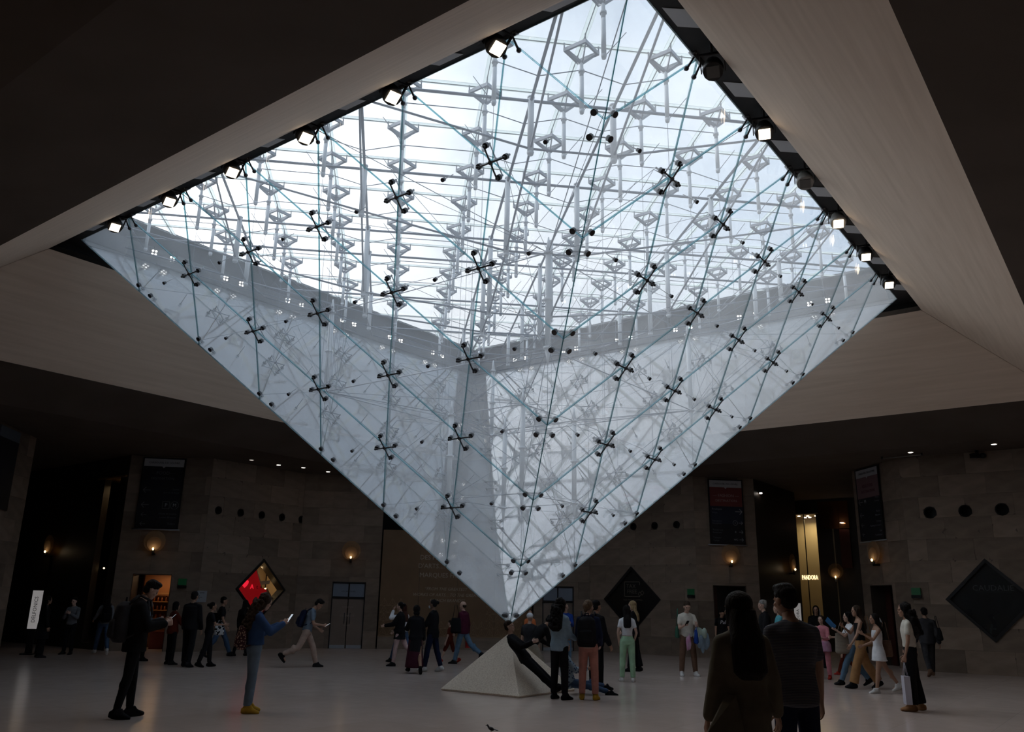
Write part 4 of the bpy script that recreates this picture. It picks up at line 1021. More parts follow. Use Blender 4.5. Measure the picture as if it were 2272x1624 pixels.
def rotx(a): return Matrix.Rotation(a, 3, 'X')
JOIN = []
def person(label, x, y, yaw, H=1.7, skin='fair', fem=False, lean=0, side=0, head=(0, 0), arms=None, legs=None, hair=('short', 'black'),
           top=('tee', 'white'), bottom=('trousers', 'black'), shoe=None, hand=('open', 'open'), sit=0, wide=1.0, extra=None, base_z=0.0, pitch=0, group=None):
    """arms/legs: (left, right); arm = (forward swing, outward, elbow bend, inward turn) deg; leg = (hip forward, outward, knee bend)
    yaw: 0 looks away from the camera (+y), positive turns to the left"""
    root = empty('person', (x, y, base_z), R(yaw)); tag(root, label, 'person', group)
    k = H/1.75; K = lambda a, b, c: V((a, b, c))*k
    arms = arms or ((4, 7, 12, 0), (4, 7, 12, 0)); legs = legs or ((2, 3, 4), (2, 3, 4))
    Rl = Matrix.Rotation(-R(lean), 3, 'X') @ Matrix.Rotation(R(side), 3, 'Y')
    hipz = .93
    UP = lambda v: K(0, 0, hipz) + Rl @ (V(v)-V((0,0,hipz)))*k      # torso space (metres at 1.75)
    ux, uy = Rl @ V((1,0,0)), Rl @ V((0,1,0))
    sw = (.155 if fem else .180)*wide; wd = (.90 if fem else 1.0)*wide
    J = {}
    for n_, s_ in (('L', -1), ('R', 1)):
        a, b, e, t = [R(v) for v in arms[0 if s_ < 0 else 1]]
        sh = UP((s_*sw, 0, 1.405)); d1 = Rl @ V((s_*math.sin(b), math.sin(a)*math.cos(b), -math.cos(a)*math.cos(b)))
        el = sh + d1*.30*k; f = V((s_*math.sin(b)*math.cos(e)-s_*math.sin(t), math.sin(a+e)*math.cos(t), -math.cos(a+e)*math.cos(t)*math.cos(b*.3)))
        f = (Rl @ f).normalized(); wr = el + f*.255*k
        J[n_] = (sh, el, wr, f)
        h_, o_, kn = [R(v) for v in legs[0 if s_ < 0 else 1]]
        hp = K(s_*.092, 0, hipz-.02); d = V((s_*math.sin(o_), math.sin(h_), -math.cos(h_))).normalized(); kn_ = hp + d*.43*k
        d2 = V((s_*math.sin(o_)*.6, math.sin(h_-kn), -math.cos(h_-kn))).normalized(); an = kn_ + d2*.43*k
        fa = min(0.0, (h_-kn))*.75; fd = V((s_*.18, math.cos(fa), math.sin(fa))).normalized()
        J['l'+n_] = (hp, kn_, an, fd)
    # ---- bare body
    B = MB(); S = lambda r: r*k
    prof = [(.86, .130, .095), (.93, .165, .115), (1.0, .155, .105), (1.10, .132 if fem else .145, .095), (1.20, .145 if fem else .160, .105), (1.31, .160 if fem else .182, .115), (1.40, .150 if fem else .180, .095), (1.46, .09, .07), (1.50, .052, .055)]
    if fem: prof[1] = (.93, .178, .122)
    B.loft([(UP((0, 0, z)), ux, uy, S(rx*wd), S(ry*wide)) for z, rx, ry in prof], 18)
    hy, hp_ = R(head[0]), R(head[1])
    Rh = Rl @ Matrix.Rotation(hy, 3, 'Z') @ Matrix.Rotation(hp_, 3, 'X')
    nb = UP((0, -.005, 1.46)); nt = nb + (Rl @ V((0, .02, .0)) + (Rh @ V((0, .008, .105))))*k*1.0
    for s_ in (-1, 1): B.cap(UP((s_*.03, -.01, 1.475)), UP((s_*sw*.8, 0, 1.415)), S(.042), S(.040), 8)
    B.cyl(nb-Rl @ V((0,0,.03))*k, nt, S(.058 if not fem else .050), S(.052 if not fem else .046), 12)
    hc = nt + (Rh @ V((0, .010, .085)))*k
    for n_, s_ in (('L', -1), ('R', 1)):
        sh, el, wr, f = J[n_]; am = .88 if fem else 1.0
        B.cap(sh, el, S(.054*am), S(.040*am), 10); B.cap(el, wr, S(.041*am), S(.027*am), 10)
        hp, kn_, an, fd = J['l'+n_]
        B.cap(hp, kn_, S(.090), S(.058), 12); B.cap(kn_, an, S(.057), S(.038), 12); B.ell(an+(kn_-an)*.68-V((0,.018,0))*k, (S(.054), S(.055), S(.11)), 10, 8)
        B.cap(an-V((0,0,.02))*k, an+fd*.13*k-V((0,0,.045))*k, S(.040), S(.028), 10)
    body = remesh(B, .016*max(.8, k), 'body', 3)
    body.data.materials.clear(); body.data.materials.append(SK[skin]); body.parent = root
    # ---- clothes
    def garment(nm, mb, m, vox=.017, sm=4):
        o = remesh(mb, vox*max(.75, k), nm, sm); o.data.materials.clear(); o.data.materials.append(m); o.parent = root; return o
    kind, tm = top[0], top[1]; tm = tm if not isinstance(tm, str) else CL[tm]; th = top[2] if len(top) > 2 else None
    ease = {'tee': .014, 'long': .016, 'jacket': .030, 'coat': .034, 'tank': .008, 'crop': .010, 'shirt': .026}[kind]
    hem = th or {'tee': .90, 'long': .90, 'jacket': .84, 'coat': .55, 'tank': .92, 'crop': 1.05, 'shirt': .80}[kind]
    T = MB(); rg = []
    zs = [z for z in (hem, .80, .86, .93, 1.0, 1.1, 1.2, 1.31, 1.40, 1.455, 1.485) if z >= hem]
    if hem < .75: zs = [hem, (hem+.8)/2]+[z for z in zs if z > hem]
    def rad(z):
        if z <= .86: t = (.86-z); return (.150+t*.14, .115+t*.13) if kind in ('coat', 'jacket', 'shirt') else (.158, .115)
        for (z0, a0, b0), (z1, a1, b1) in zip(prof, prof[1:]):
            if z0 <= z <= z1: t = (z-z0)/(z1-z0); return a0+(a1-a0)*t, b0+(b1-b0)*t
        return prof[-1][1:]
    for z in zs:
        rx, ry = rad(z)
        loose = ease + (.012 if kind in ('jacket', 'coat', 'shirt') and z < 1.25 else 0)
        if kind == 'crop' or kind == 'tank': loose = ease
        if z > 1.44: loose = min(loose, .012)
        if kind == 'tank' and z > 1.40: continue
        rg.append((UP((0, 0, z)) if z >= .93 or lean > 8 else K(0, 0, hipz)+V((0, (Rl @ V((0,0,z-hipz))).y*.2, (z-hipz)))*k, ux, uy, S((rx+loose)*wd), S((ry+loose)*wide)))
    T.loft(rg, 20)
    if kind != 'tank':
        for s_ in (-1, 1): T.cap(UP((s_*.05, -.008, 1.462)), UP((s_*sw*.85, 0, 1.415)), S(.040+ease*.6), S(.044+ease*.6), 8)
    if kind == 'tank':
        for s_ in (-1, 1): T.cap(UP((s_*.075, -.05, 1.36)), UP((s_*.085, 0, 1.455)), S(.022), S(.018)); T.cap(UP((s_*.085, 0, 1.455)), UP((s_*.07, .06, 1.36)), S(.018), S(.022))
    for n_, s_ in (('L', -1), ('R', 1)):
        sh, el, wr, f = J[n_]; am = .90 if fem else 1.0
        if kind in ('tee', 'crop'):
            q = sh+(el-sh)*(.62 if kind == 'tee' else .50); T.cap(sh, q, S(.056*am), S(.058*am), 12); 
        elif kind != 'tank':
            g_ = ease; T.cap(sh, el, S((.050+g_*.8)*am), S((.046+g_)*am), 12); T.cap(el, el+(wr-el)*.90, S((.044+g_)*am), S((.034+g_*.8)*am), 12)
    tn = {'tee': 't_shirt', 'long': 'sweater', 'jacket': 'jacket', 'coat': 'coat', 'tank': 'tank_top', 'crop': 'short_t_shirt', 'shirt': 'shirt'}[kind]
    garment(tn, T, tm)
    if kind in ('jacket', 'coat', 'shirt', 'long') and extra != 'nocollar':
        c_ = MB(); n = 14
        c_.loft([(UP((0, -.004, 1.455)), ux, uy, S(.082*wd), S(.080)), (UP((0, -.012, 1.50)), ux, uy, S(.068), S(.070))], n); garment('collar', c_, tm, .012, 2)
    bk, bm = bottom[0], bottom[1]; bm = CL[bm] if isinstance(bm, str) else bm
    G = MB()
    if bk in ('trousers', 'wide', 'slim', 'shorts'):
        e = {'trousers': .016, 'wide': .034, 'slim': .006, 'shorts': .02}[bk]
        G.loft([(K(0,0,.83), V((1,0,0)), V((0,1,0)), S(.150), S(.105)), (K(0,0,.93), V((1,0,0)), V((0,1,0)), S((.170 if fem else .166)+.008), S(.124)), (UP((0,0,1.0)), ux, uy, S(.155*wd+.008), S(.112)), (UP((0,0,1.05)), ux, uy, S(.142*wd+.006), S(.104))], 18)
        for n_ in 'LR':
            hp, kn_, an, fd = J['l'+n_]; G.cap(hp, kn_, S(.093+e*.4), S(.060+e), 14)
            if bk != 'shorts':
                q = kn_+(an-kn_)*.96; G.cyl(kn_, q, S(.062+e), S(.046+e*(1.7 if bk == 'wide' else 1)), 14); G.ell(kn_+(an-kn_)*.3-V((0,.01,0))*k, (S(.056+e), S(.058+e), S(.12)), 10, 8)
        garment({'trousers': 'trousers', 'wide': 'wide_trousers', 'slim': 'slim_trousers', 'shorts': 'shorts'}[bk], G, bm)
    else:
        hz = bottom[2] if len(bottom) > 2 else .35
        c0 = (J['lL'][1]+J['lR'][1])/2; c0.z = 0
        G.loft([(K(0,0,1.04), V((1,0,0)), V((0,1,0)), S(.145), S(.108)), (K(0,0,.93), V((1,0,0)), V((0,1,0)), S(.186), S(.136)), (K(0,0,max(hz,.72)), V((1,0,0)), V((0,1,0)), S(.20), S(.165)), (V((0, c0.y*.6, 0))+K(0,0,hz), V((1,0,0)), V((0,1,0)), S(.20+(.72-min(hz,.72))*.10), S(.17+(.9-hz)*.22))], 22)
        garment('skirt', G, bm)
        if len(bottom) > 3:
            G2 = MB()
            for n_ in 'LR':
                hp, kn_, an, fd = J['l'+n_]; G2.cap(hp, kn_, S(.093), S(.062), 12); G2.cyl(kn_, an, S(.061), S(.042), 12)
            garment('leggings', G2, CL[bottom[3]])
    if shoe:
        for n_ in 'LR':
            hp, kn_, an, fd = J['l'+n_]; sd = V((-fd.y, fd.x, 0)).normalized(); sd = -sd; up_ = sd.cross(fd).normalized()
            if up_.z < 0: up_ = -up_
            o_ = an - up_*.050*k
            F = MB(); F.loft([(o_-fd*.080*k, sd, up_, S(.030), S(.036)), (o_-fd*.03*k+up_*.010, sd, up_, S(.046), S(.062)), (o_+fd*.05*k+up_*.004, sd, up_, S(.050), S(.060)), (o_+fd*.13*k-up_*.008*k, sd, up_, S(.053), S(.042)), (o_+fd*.200*k-up_*.018*k, sd, up_, S(.032), S(.024))], 12)
            F.cyl(o_-fd*.01*k, an+(kn_-an)*.10+fd*.01, S(.052), S(.050), 10); F.cyl(o_+fd*.09*k, an+fd*.035*k+up_*.02, S(.040), S(.044), 10)
            garment('shoe', F, CL[shoe], .010, 2)
    # ---- hair
    hs, hcol = hair[0], HC[hair[1]] if hair[1] in HC else CL[hair[1]]; Hh = MB(); HT = lambda v: hc + (Rh @ V(v))*k*1.06
    def he(c, ax, M=None): Hh.ell(HT(c), tuple(a*k*1.07 for a in ax), 14, 10, M=Rh if M is None else M)
    if hs in ('short', 'crew', 'quiff', 'grizzled'):
        he((0, -.014, .052), (.083, .095, .082)); he((0, -.045, -.005), (.076, .060, .062))
        if hs == 'quiff': he((0, .045, .105), (.058, .050, .034)); he((0, -.01, .105), (.070, .075, .035))
        if hs == 'grizzled':
            for i in range(9):
                t = i*.7; he((.055*math.cos(t), -.02+.06*math.sin(t), .095), (.026, .026, .022))
    elif hs == 'bald':
        he((0, -.045, -.002), (.080, .062, .052)); he((0, -.030, .015), (.081, .075, .035))
    elif hs in ('bun', 'ponytail', 'updo'):
        he((0, -.022, .040), (.084, .097, .090)); he((0, -.050, -.010), (.070, .055, .055))
        if hs == 'bun': he((0, -.128, .045), (.045, .042, .045))
        elif hs == 'updo': he((0, -.115, .010), (.055, .045, .060)); he((.01, -.12, -.05), (.035, .035, .05))
        else:
            Hh.cap(HT((0,-.10,.03)), HT((0,-.155,-.02)), S(.030), S(.036)); Hh.cap(HT((0,-.155,-.02)), HT((0,-.135,-.16)), S(.036), S(.018))
    elif hs in ('long', 'bob', 'curly', 'verylong'):
        L_ = {'long': .20, 'bob': .09, 'curly': .26, 'verylong': .30}[hs]; fat = {'curly': 1.55, 'verylong': 1.45}.get(hs, 1.05)
        he((0, -.022, .040), (.087*fat**.4, .100, .092))
        bx = (.068 if hs != 'bob' else .072)*fat
        down = V((0, 0, -1)) if lean < 30 else Rl @ V((0,0,-1))
        c0 = HT((0, -.055, .0)); c1 = HT((0, -.060, -.09)); c2 = UP((0, -.125, 1.46-L_*.6)) if hs != 'bob' else HT((0, -.06, -.12)); 
        hx = Rh @ V((1,0,0)); hy_ = Rh @ V((0,1,0))
        rings = [(c0, hx, hy_, S(.083*fat**.5), S(.066*fat)), (c1, hx, hy_, S(.086*fat), S(.060*fat))]
        if hs != 'bob': rings += [(UP((0, -.100, 1.43)), ux, uy, S(.095*fat), S(.050*fat)), (UP((0, -.125, 1.43-L_*.75)), ux, uy, S(.095*fat), S(.042*fat)), (UP((0, -.118, 1.43-L_)), ux, uy, S(.070), S(.022))]
        else: rings += [(HT((0,-.052,-.125)), hx, hy_, S(.080), S(.050))]
        Hh.loft(rings, 16)
        for s_ in (-1, 1): Hh.cap(HT((s_*.074, .005, .03)), HT((s_*.078, .0, -.09)), S(.020*fat), S(.018*fat))
        if hs == 'curly':
            rc = random.Random(5)
            for i in range(70):
                t = rc.random(); a_ = rc.random()*math.tau; c = c0.lerp(rings[-2][0], t); Hh.ell(c+hx*math.cos(a_)*S(.088*fat)+hy_*(-abs(math.sin(a_)))*S(.070*fat), (S(.026+.01*rc.random()),)*3, 7, 5)
            for i in range(30):
                a_ = rc.random()*math.tau; b_ = rc.random()*1.3; Hh.ell(HT((.088*math.cos(a_)*math.cos(b_), -.02-.095*abs(math.sin(a_))*math.cos(b_), .045+.085*math.sin(b_))), (S(.022),)*3, 7, 5)
    if hs == 'cap':
        he((0, -.018, .052), (.086, .100, .078)); Hh.loft([(HT((0,.06,.055)), Rh @ V((1,0,0)), Rh @ V((0,0,1)), S(.07), S(.012)), (HT((0,.165,.045)), Rh @ V((1,0,0)), Rh @ V((0,0,1)), S(.045), S(.008))], 12)
    if hs == 'hood':
        he((0, -.028, .030), (.096, .108, .105)); he((0, -.05, -.07), (.085, .07, .07))
    fringe = hs in ('bob', 'curly', 'long', 'verylong')
    garment({'cap': 'cap', 'hood': 'headscarf'}.get(hs, 'hair'), Hh, hcol, .0095, 2 if hs != 'curly' else 1)
    # ---- eyes, mouth
    for s_ in (-1, 1): MB().ell(HT((s_*.031, .0775, -.002)), (S(.012), S(.008), S(.007)), 8, 6, M=Rh).build('eye', M_EYE, root)
    MB().ell(HT((0, .092, -.061)), (S(.019), S(.005), S(.005)), 8, 5, M=Rh).build('mouth', M_LIP, root)
    JOIN.append((body, Matrix.Translation(hc) @ (Rh.to_4x4()) @ Matrix.Scale(k*1.06, 4), HEADA, False))
    for n_, s_ in (('L', -1), ('R', 1)):
        sh, el, wr, f = J[n_]
        z = -f; y_ = (uy - z*uy.dot(z)); y_ = y_.normalized() if y_.length > .2 else (V((0,0,1))-z*z.z).normalized()
        if f.z > -.45: y_ = (V((0,0,1))-z*z.z).normalized()      # forearm raised: thumb up
        x_ = y_.cross(z)
        M3 = Matrix((x_*s_, y_, z)).transposed()
        JOIN.append((body, Matrix.Translation(wr) @ M3.to_4x4() @ Matrix.Scale(k*(.92 if fem else 1), 4), HANDA[hand[0 if s_ < 0 else 1]], s_ < 0))
    # put the lowest sole on the floor
    low = min((J['l'+n_][2] - V((0,0,.082))*k).z - max(0, -J['l'+n_][3].z)*.17*k for n_ in 'LR')
    dz = -low if sit == 0 else -(hipz-.02-.10)*k + sit
    if pitch:
        root.rotation_euler = Euler((R(pitch), 0, R(yaw)), 'XYZ')
    root.location.z = base_z + dz
    return root, dict(J=J, UP=UP, HT=HT, k=k, UX=ux, UY=uy, Rl=Rl)
def finish_people():
    flush()
    by = {}
    for b, M, A, mir in JOIN: by.setdefault(b.name, (b, []))[1].append((M, A, mir))
    for b, parts in by.values():
        vs, fs = to_arrays(b.data)
        for M, (v, f), mir in parts:
            n = len(vs); vs += [M @ p for p in v]
            fs += [tuple(i+n for i in (q[::-1] if mir else q)) for q in f]
        me = bpy.data.meshes.new('body'); me.from_pydata(vs, [], fs); me.materials.append(b.data.materials[0])
        me.polygons.foreach_set('use_smooth', [True]*len(me.polygons)); me.update(); b.data = me

CL = {}
for n_, c in dict(black=(.012,.012,.014), dkgrey=(.04,.04,.045), navy=(.012,.018,.045), white=(.72,.72,.74), cream=(.62,.58,.50), grey=(.17,.18,.20), bluegrey=(.16,.21,.27), beige=(.46,.33,.27), sand=(.40,.36,.30),
                jeans=(.055,.095,.17), ltjeans=(.10,.17,.25), denim=(.045,.09,.21), chambray=(.27,.37,.45), maroon=(.075,.012,.03), plum=(.06,.015,.025), pinkpale=(.55,.38,.36), salmon=(.56,.25,.20), mint=(.37,.58,.38), orange=(.60,.17,.06),
                blue=(.015,.05,.26), teal=(.09,.34,.40), tanbrown=(.36,.19,.08), brown=(.16,.09,.06), pink=(.60,.22,.26), rust=(.12,.02,.01), olive=(.13,.115,.085), redshoe=(.35,.03,.02), whiteshoe=(.62,.60,.58), yellow=(.48,.27,.03), peach=(.50,.25,.16), camel=(.33,.17,.08)).items():
    CL[n_] = fabric(n_+'_cloth', c)
CL['stripe'] = fabric('grey_striped_jersey', (.055,.060,.085), pat='stripe', c2=(.15,.155,.17), sc=26)
CL['breton'] = fabric('striped_knit', (.35,.30,.24), pat='stripe', c2=(.10,.09,.08), sc=22)
CL['floral'] = fabric('patterned_blue_cloth', (.03,.055,.11), pat='cells', c2=(.28,.36,.42), sc=22)
CL['tapestry'] = fabric('patterned_beige_canvas', (.42,.27,.20), pat='cells', c2=(.06,.025,.03), sc=26)
CL['tiedye'] = fabric('pink_white_cloth', (.62,.55,.62), pat='soft', c2=(.48,.22,.36), sc=7)

# things people carry
def thing(nm, label, cat, mb_parts, M, group=None):
    root = empty(nm); root.matrix_world = M; tag(root, label, cat, group)
    for pn, mb, m, vox in mb_parts:
        if vox: o = remesh(mb, vox, pn, 3); o.data.materials.clear(); o.data.materials.append(m); o.parent = root
        else: mb.build(pn, m, root)
    return root
def torso_M(P, v):      # frame on the torso
    root, d = P; return root.matrix_basis.copy() @ Matrix.Translation(d['UP'](v)) @ d['Rl'].to_4x4()
def world(P, p): return P[0].matrix_basis @ V(p)
def upd(): bpy.context.view_layer.update()
def backpack(P, label, m, k=1.0, pocket=None, dz=0):
    upd(); Mx = torso_M(P, (0, -.20, 1.20+dz)) @ Matrix.Scale(P[1]['k']*k, 4)
    b = MB(); b.loft([((0,.0,-.24), (1,0,0), (0,1,0), .13, .07), ((0,-.01,-.20), (1,0,0), (0,1,0), .155, .095), ((0,-.01,.05), (1,0,0), (0,1,0), .155, .095), ((0,.0,.18), (1,0,0), (0,1,0), .135, .08), ((0,.02,.23), (1,0,0), (0,1,0), .08, .05)], 16)
    p = MB(); p.loft([((0,-.10,-.19), (1,0,0), (0,1,0), .10, .03), ((0,-.105,-.15), (1,0,0), (0,1,0), .12, .045), ((0,-.10,.0), (1,0,0), (0,1,0), .115, .035), ((0,-.09,.03), (1,0,0), (0,1,0), .09, .02)], 14)
    sts = []
    for s_ in (-1, 1):
        st = MB(); sts.append(('strap', st, m, 0))
        pts = [(s_*.09,.05,.20), (s_*.11,.16,.30), (s_*.115,.28,.24), (s_*.13,.31,.08), (s_*.15,.24,-.10), (s_*.14,.06,-.18)]
        for a, c in zip(pts, pts[1:]): st.cap(a, c, .014, .014, 6)
    h = MB()
    for a, c in zip([(-.035,.02,.23),(-.03,.02,.275),(.03,.02,.275)], [(-.03,.02,.275),(.03,.02,.275),(.035,.02,.23)]): h.cap(a, c, .008, .008, 6)
    return thing('backpack', label, 'backpack', [('pack_body', b, m, .014), ('front_pocket', p, pocket or m, .012), *sts, ('top_handle', h, m, 0)], Mx)
def tote(P, label, m, v=(.24, .02, 1.0), w_=.30, h=.34, d=.06, strap=.42, rz=0, cat='bag', nm='tote_bag'):
    upd(); Mx = P[0].matrix_basis.copy() @ Matrix.Translation(P[1]['UP'](v)) @ Matrix.Rotation(R(rz), 4, 'Z')
    b = MB(); b.loft([((0,0,-h/2), (0,1,0), (1,0,0), w_*.42, d*.5), ((0,0,-h*.4), (0,1,0), (1,0,0), w_*.5, d), ((0,0,h*.2), (0,1,0), (1,0,0), w_*.46, d*.7), ((0,0,h/2), (0,1,0), (1,0,0), w_*.42, d*.25)], 14)
    s = MB(); T = (0, 0, h/2+strap)
    for y_ in (-w_*.3, w_*.3): s.cap((0, y_, h/2-.01), (-.03, y_*.3, h/2+strap), .008, .008, 6)
    return thing(nm, label, cat, [('bag_body', b, m, .014), ('strap', s, m, 0)], Mx)
def phone(P, side, label, up=0):
    upd(); sh, el, wr, f = P[1]['J'][side]; p = P[0].matrix_basis @ (wr+f*.11*P[1]['k'])
    fw = (P[0].matrix_basis.to_3x3() @ f).normalized(); x = V((0,0,1)).cross(fw).normalized(); y_ = (fw*.8+V((0,0,1))*.6).normalized(); z = x.cross(y_)
    root = empty('phone'); root.matrix_world = frame_M(p+V((0,0,.02)), x, y_, z); tag(root, label, 'phone')
    MB().box((0,0,0), (.072,.15,.009)).build('phone_body', M_BLACK, root); MB().box((0,0,-.006), (.066,.142,.002)).build('screen', mat('phone_screen', (.3,.32,.35), .2, emit=(.8,.9,1), es=.35), root)
    return root
def paper_bag(loc, rz, label, m, w_=.26, h=.40, d=.10, hz=.22):
    b = MB(); b.prism([V((-w_/2,-d/2,-h)), V((w_/2,-d/2,-h)), V((w_/2,d/2,-h)), V((-w_/2,d/2,-h))], V((0,0,h)))
    s = MB()
    for y_ in (-d*.35, d*.35):
        s.cyl((-w_*.25, y_, -.02), (-w_*.1, 0, hz), .004, n=5); s.cyl((w_*.25, y_, -.02), (w_*.1, 0, hz), .004, n=5); s.cyl((-w_*.1, 0, hz), (w_*.1, 0, hz), .004, n=5)
    return thing('shopping_bag', label, 'bag', [('bag_body', b, m, 0), ('handle', s, m, 0)], Matrix.Translation(loc) @ Matrix.Rotation(R(rz), 4, 'Z'))
def bundle(loc, label, m, s=(.2,.14,.16), seed=0, cat='clothes', nm='folded_clothes'):
    r = random.Random(seed); b = MB()
    for i in range(9): b.ell(((r.random()-.5)*s[0]*1.1, (r.random()-.5)*s[1]*.8, -s[2]*r.random()*.9), (s[0]*.26, s[1]*.42, s[2]*(.55+.4*r.random())), 9, 7)
    return thing(nm, label, cat, [('cloth_folds', b, m, .014)], Matrix.Translation(loc))
def glasses(P):
    HT = P[1]['HT']; g_ = MB(); k = P[1]['k']
    for s_ in (-1, 1):
        for i in range(8):
            a, b = 2*math.pi*i/8, 2*math.pi*(i+1)/8; g_.cyl(HT((s_*.033+.024*math.cos(a), .094, -.002+.018*math.sin(a))), HT((s_*.033+.024*math.cos(b), .094, -.002+.018*math.sin(b))), .002*k, n=4)
        g_.cyl(HT((s_*.057,.092,.004)), HT((s_*.080,.0,.004)), .002, n=4)
    g_.cyl(HT((-.01,.095,0)), HT((.01,.095,0)), .002, n=4); g_.build('glasses', M_BLACK, P[0])

WALK = ((28, 2, 8), (-18, 2, 22)); WALK2 = ((-20, 2, 26), (26, 2, 6))
# -- left side, from the left edge
person('person all in dark in front of the lit white totem at far left', -11.9, 8.3, -60, 1.58, 'tan', hair=('hood','black'), top=('coat','black',.5), bottom=('wide','black'), shoe='black')
person('person in pale grey shirt with raised folded arms at far left', -11.64, 9.72, 165, 1.55, 'fair', arms=((20,10,110,35),(20,10,110,35)), hair=('short','black'), top=('long','grey'), bottom=('trousers','black'), shoe='black')
P = person('person in grey shirt and jeans with a black backpack at far left', -10.77, 9.87, 25, 1.68, 'tan', arms=((30,12,30,0),(-15,8,10,0)), legs=WALK, hair=('long','black'), top=('long','grey'), bottom=('trousers','jeans'), shoe='whiteshoe', fem=True)
backpack(P, 'black backpack on the grey shirted person at far left', CL['black'])
P = person('tall man in black looking down at his phone, nearest on the left', -6.12, -4.05, -68, 1.86, 'fair', arms=((25,6,80,10),(20,6,82,12)), legs=((6,3,4),(-6,3,6)), head=(0,-28), hair=('quiff','black'), top=('jacket','black',.80), bottom=('slim','black'), shoe='black', hand=('grip','grip'))
backpack(P, 'black backpack worn by the tall man in black', CL['dkgrey'], 1.15); phone(P, 'L', 'dark phone held by the tall man in black')
P = person('person in white shirt with phone between the black man and the lit doorway', -8.95, 7.4, -75, 1.50, 'fair', fem=True, arms=((30,8,75,10),(35,8,78,10)), hair=('bob','black'), top=('long','bluegrey'), bottom=('trousers','black'), shoe='black', hand=('grip','grip'))
person('person in rust red jacket left of the tall dark man', -7.95, 6.15, -50, 1.50, 'tan', fem=True, arms=((35,12,60,10),(30,10,70,15)), hair=('bob','black'), top=('jacket','rust'), bottom=('trousers','black'), shoe='black')
person('tall man in black before the white arrow notice', -7.35, 5.37, -20, 1.74, 'tan', hair=('short','black'), top=('jacket','black'), bottom=('trousers','black'), shoe='black', legs=((8,3,6),(-6,3,6)))
P = person('shorter person in dark clothes holding a spotted black bag', -6.9, 5.45, -75, 1.50, 'tan', fem=True, arms=((20,8,30,0),(30,8,60,10)), hair=('bun','black'), top=('tee','black'), bottom=('trousers','black'), shoe='black', hand=('grip','open'), legs=((10,3,6),(-10,3,10)))
tote(P, 'black bag with pale spots held by the shorter dark clothed person', fabric('spotted_black_cloth', (.012,.012,.014), pat='cells', c2=(.5,.5,.5), sc=14), v=(-.05,.28,.98), w_=.26, h=.24, strap=.12)
P = person('man in black t-shirt and jeans walking right past the red window', -7.3, 9.1, -78, 1.68, 'tan', arms=((-10,8,50,10),(10,8,20,0)), legs=WALK, hair=('short','black'), top=('tee','black'), bottom=('trousers','jeans'), shoe='black')
tote(P, 'black bag behind the man in black t-shirt and jeans', CL['black'], v=(-.20,-.22,1.10), w_=.34, h=.38, strap=.25)
person('woman in long black coat beneath the red diamond window', -6.75, 9.75, -20, 1.56, 'tan', fem=True, hair=('long','black'), top=('coat','black',.62), bottom=('slim','black'), shoe='black', legs=((-12,2,10),(10,2,4)))
P = person('woman in blue denim jacket and grey trousers looking at her phone', -4.50, -3.45, -72, 1.70, 'fair', fem=True, arms=((35,8,85,14),(40,8,82,10)), legs=((4,4,6),(-2,3,3)), head=(0,-22), hair=('curly','brown'), top=('jacket','denim',.97), bottom=('trousers','bluegrey'), shoe='yellow', hand=('grip','grip'))
backpack(P, 'patterned beige canvas backpack worn by the woman in denim', CL['tapestry'], .82, dz=-.10); phone(P, 'R', 'white phone held by the woman in denim')
P = person('man in grey t-shirt and beige trousers striding right with a phone', -4.50, 5.60, -85, 1.74, 'tan', lean=12, arms=((10,6,60,5),(22,8,72,5)), legs=((26,2,12),(-24,2,42)), head=(0,-24), hair=('quiff','black'), top=('tee','bluegrey'), bottom=('trousers','beige'), shoe='black', hand=('open','grip'))
backpack(P, 'dark blue backpack of the man striding right', CL['navy'], .95); phone(P, 'R', 'phone held out flat by the man striding right')
# -- behind the pyramid tip, left
person('person in white blouse with a raised arm half hidden behind a black coat', -2.00, 7.20, 40, 1.58, 'fair', fem=True, arms=((60,70,110,10),(20,20,60,0)), hair=('long','dkred'), top=('shirt','white',.95), bottom=('trousers','jeans'), shoe='black', legs=WALK)
person('woman in short black coat with pale pink legs walking left', -2.10, 6.25, 70, 1.60, 'fair', fem=True, arms=((30,6,50,0),(10,8,40,0)), legs=((10,2,4),(-24,2,30)), hair=('bun','black'), top=('coat','black',.72), bottom=('slim','pinkpale'), shoe='black')
person('woman in long black coat over a plum skirt', -1.75, 3.95, 5, 1.56, 'tan', fem=True, lean=3, arms=((35,12,60,0),(5,10,15,0)), hair=('hood','black'), top=('coat','black',.52), bottom=('skirt','plum',.16), shoe='black', legs=WALK)
P = person('woman in black suit with a white face mask and curly ponytail', -1.30, 4.55, 62, 1.66, 'dark', fem=True, arms=((25,6,40,0),(4,6,10,0)), legs=((12,3,4),(-10,3,8)), hair=('bun','black'), top=('jacket','black',.80), bottom=('trousers','navy'), shoe='whiteshoe')
MB().ell(P[1]['HT']((0,.075,-.055)), (.050,.040,.042), 12, 8).build('face_mask', mat('face_mask', (.5,.55,.6), .8), P[0])
P = person('man in maroon jacket and blue jeans striding left', -.30, 7.25, 55, 1.66, 'fair', arms=((8,8,15,0),(-8,8,12,0)), legs=((14,2,2),(-30,2,26)), head=(10,0), hair=('bald','brown'), top=('jacket','maroon'), bottom=('trousers','ltjeans'), shoe='black', hand=('grip','grip'))
tote(P, 'black shoulder bag of the man in maroon', CL['black'], v=(-.26,.10,1.08), w_=.36, h=.42, strap=.35)
p = world(P, P[1]['J']['R'][2]); paper_bag(p+V((.02,0,-.16)), 20, 'small red bag hanging from the man in maroon', mat('red_plastic', (.50,.02,.02), .5), .16, .24, .07, .1)
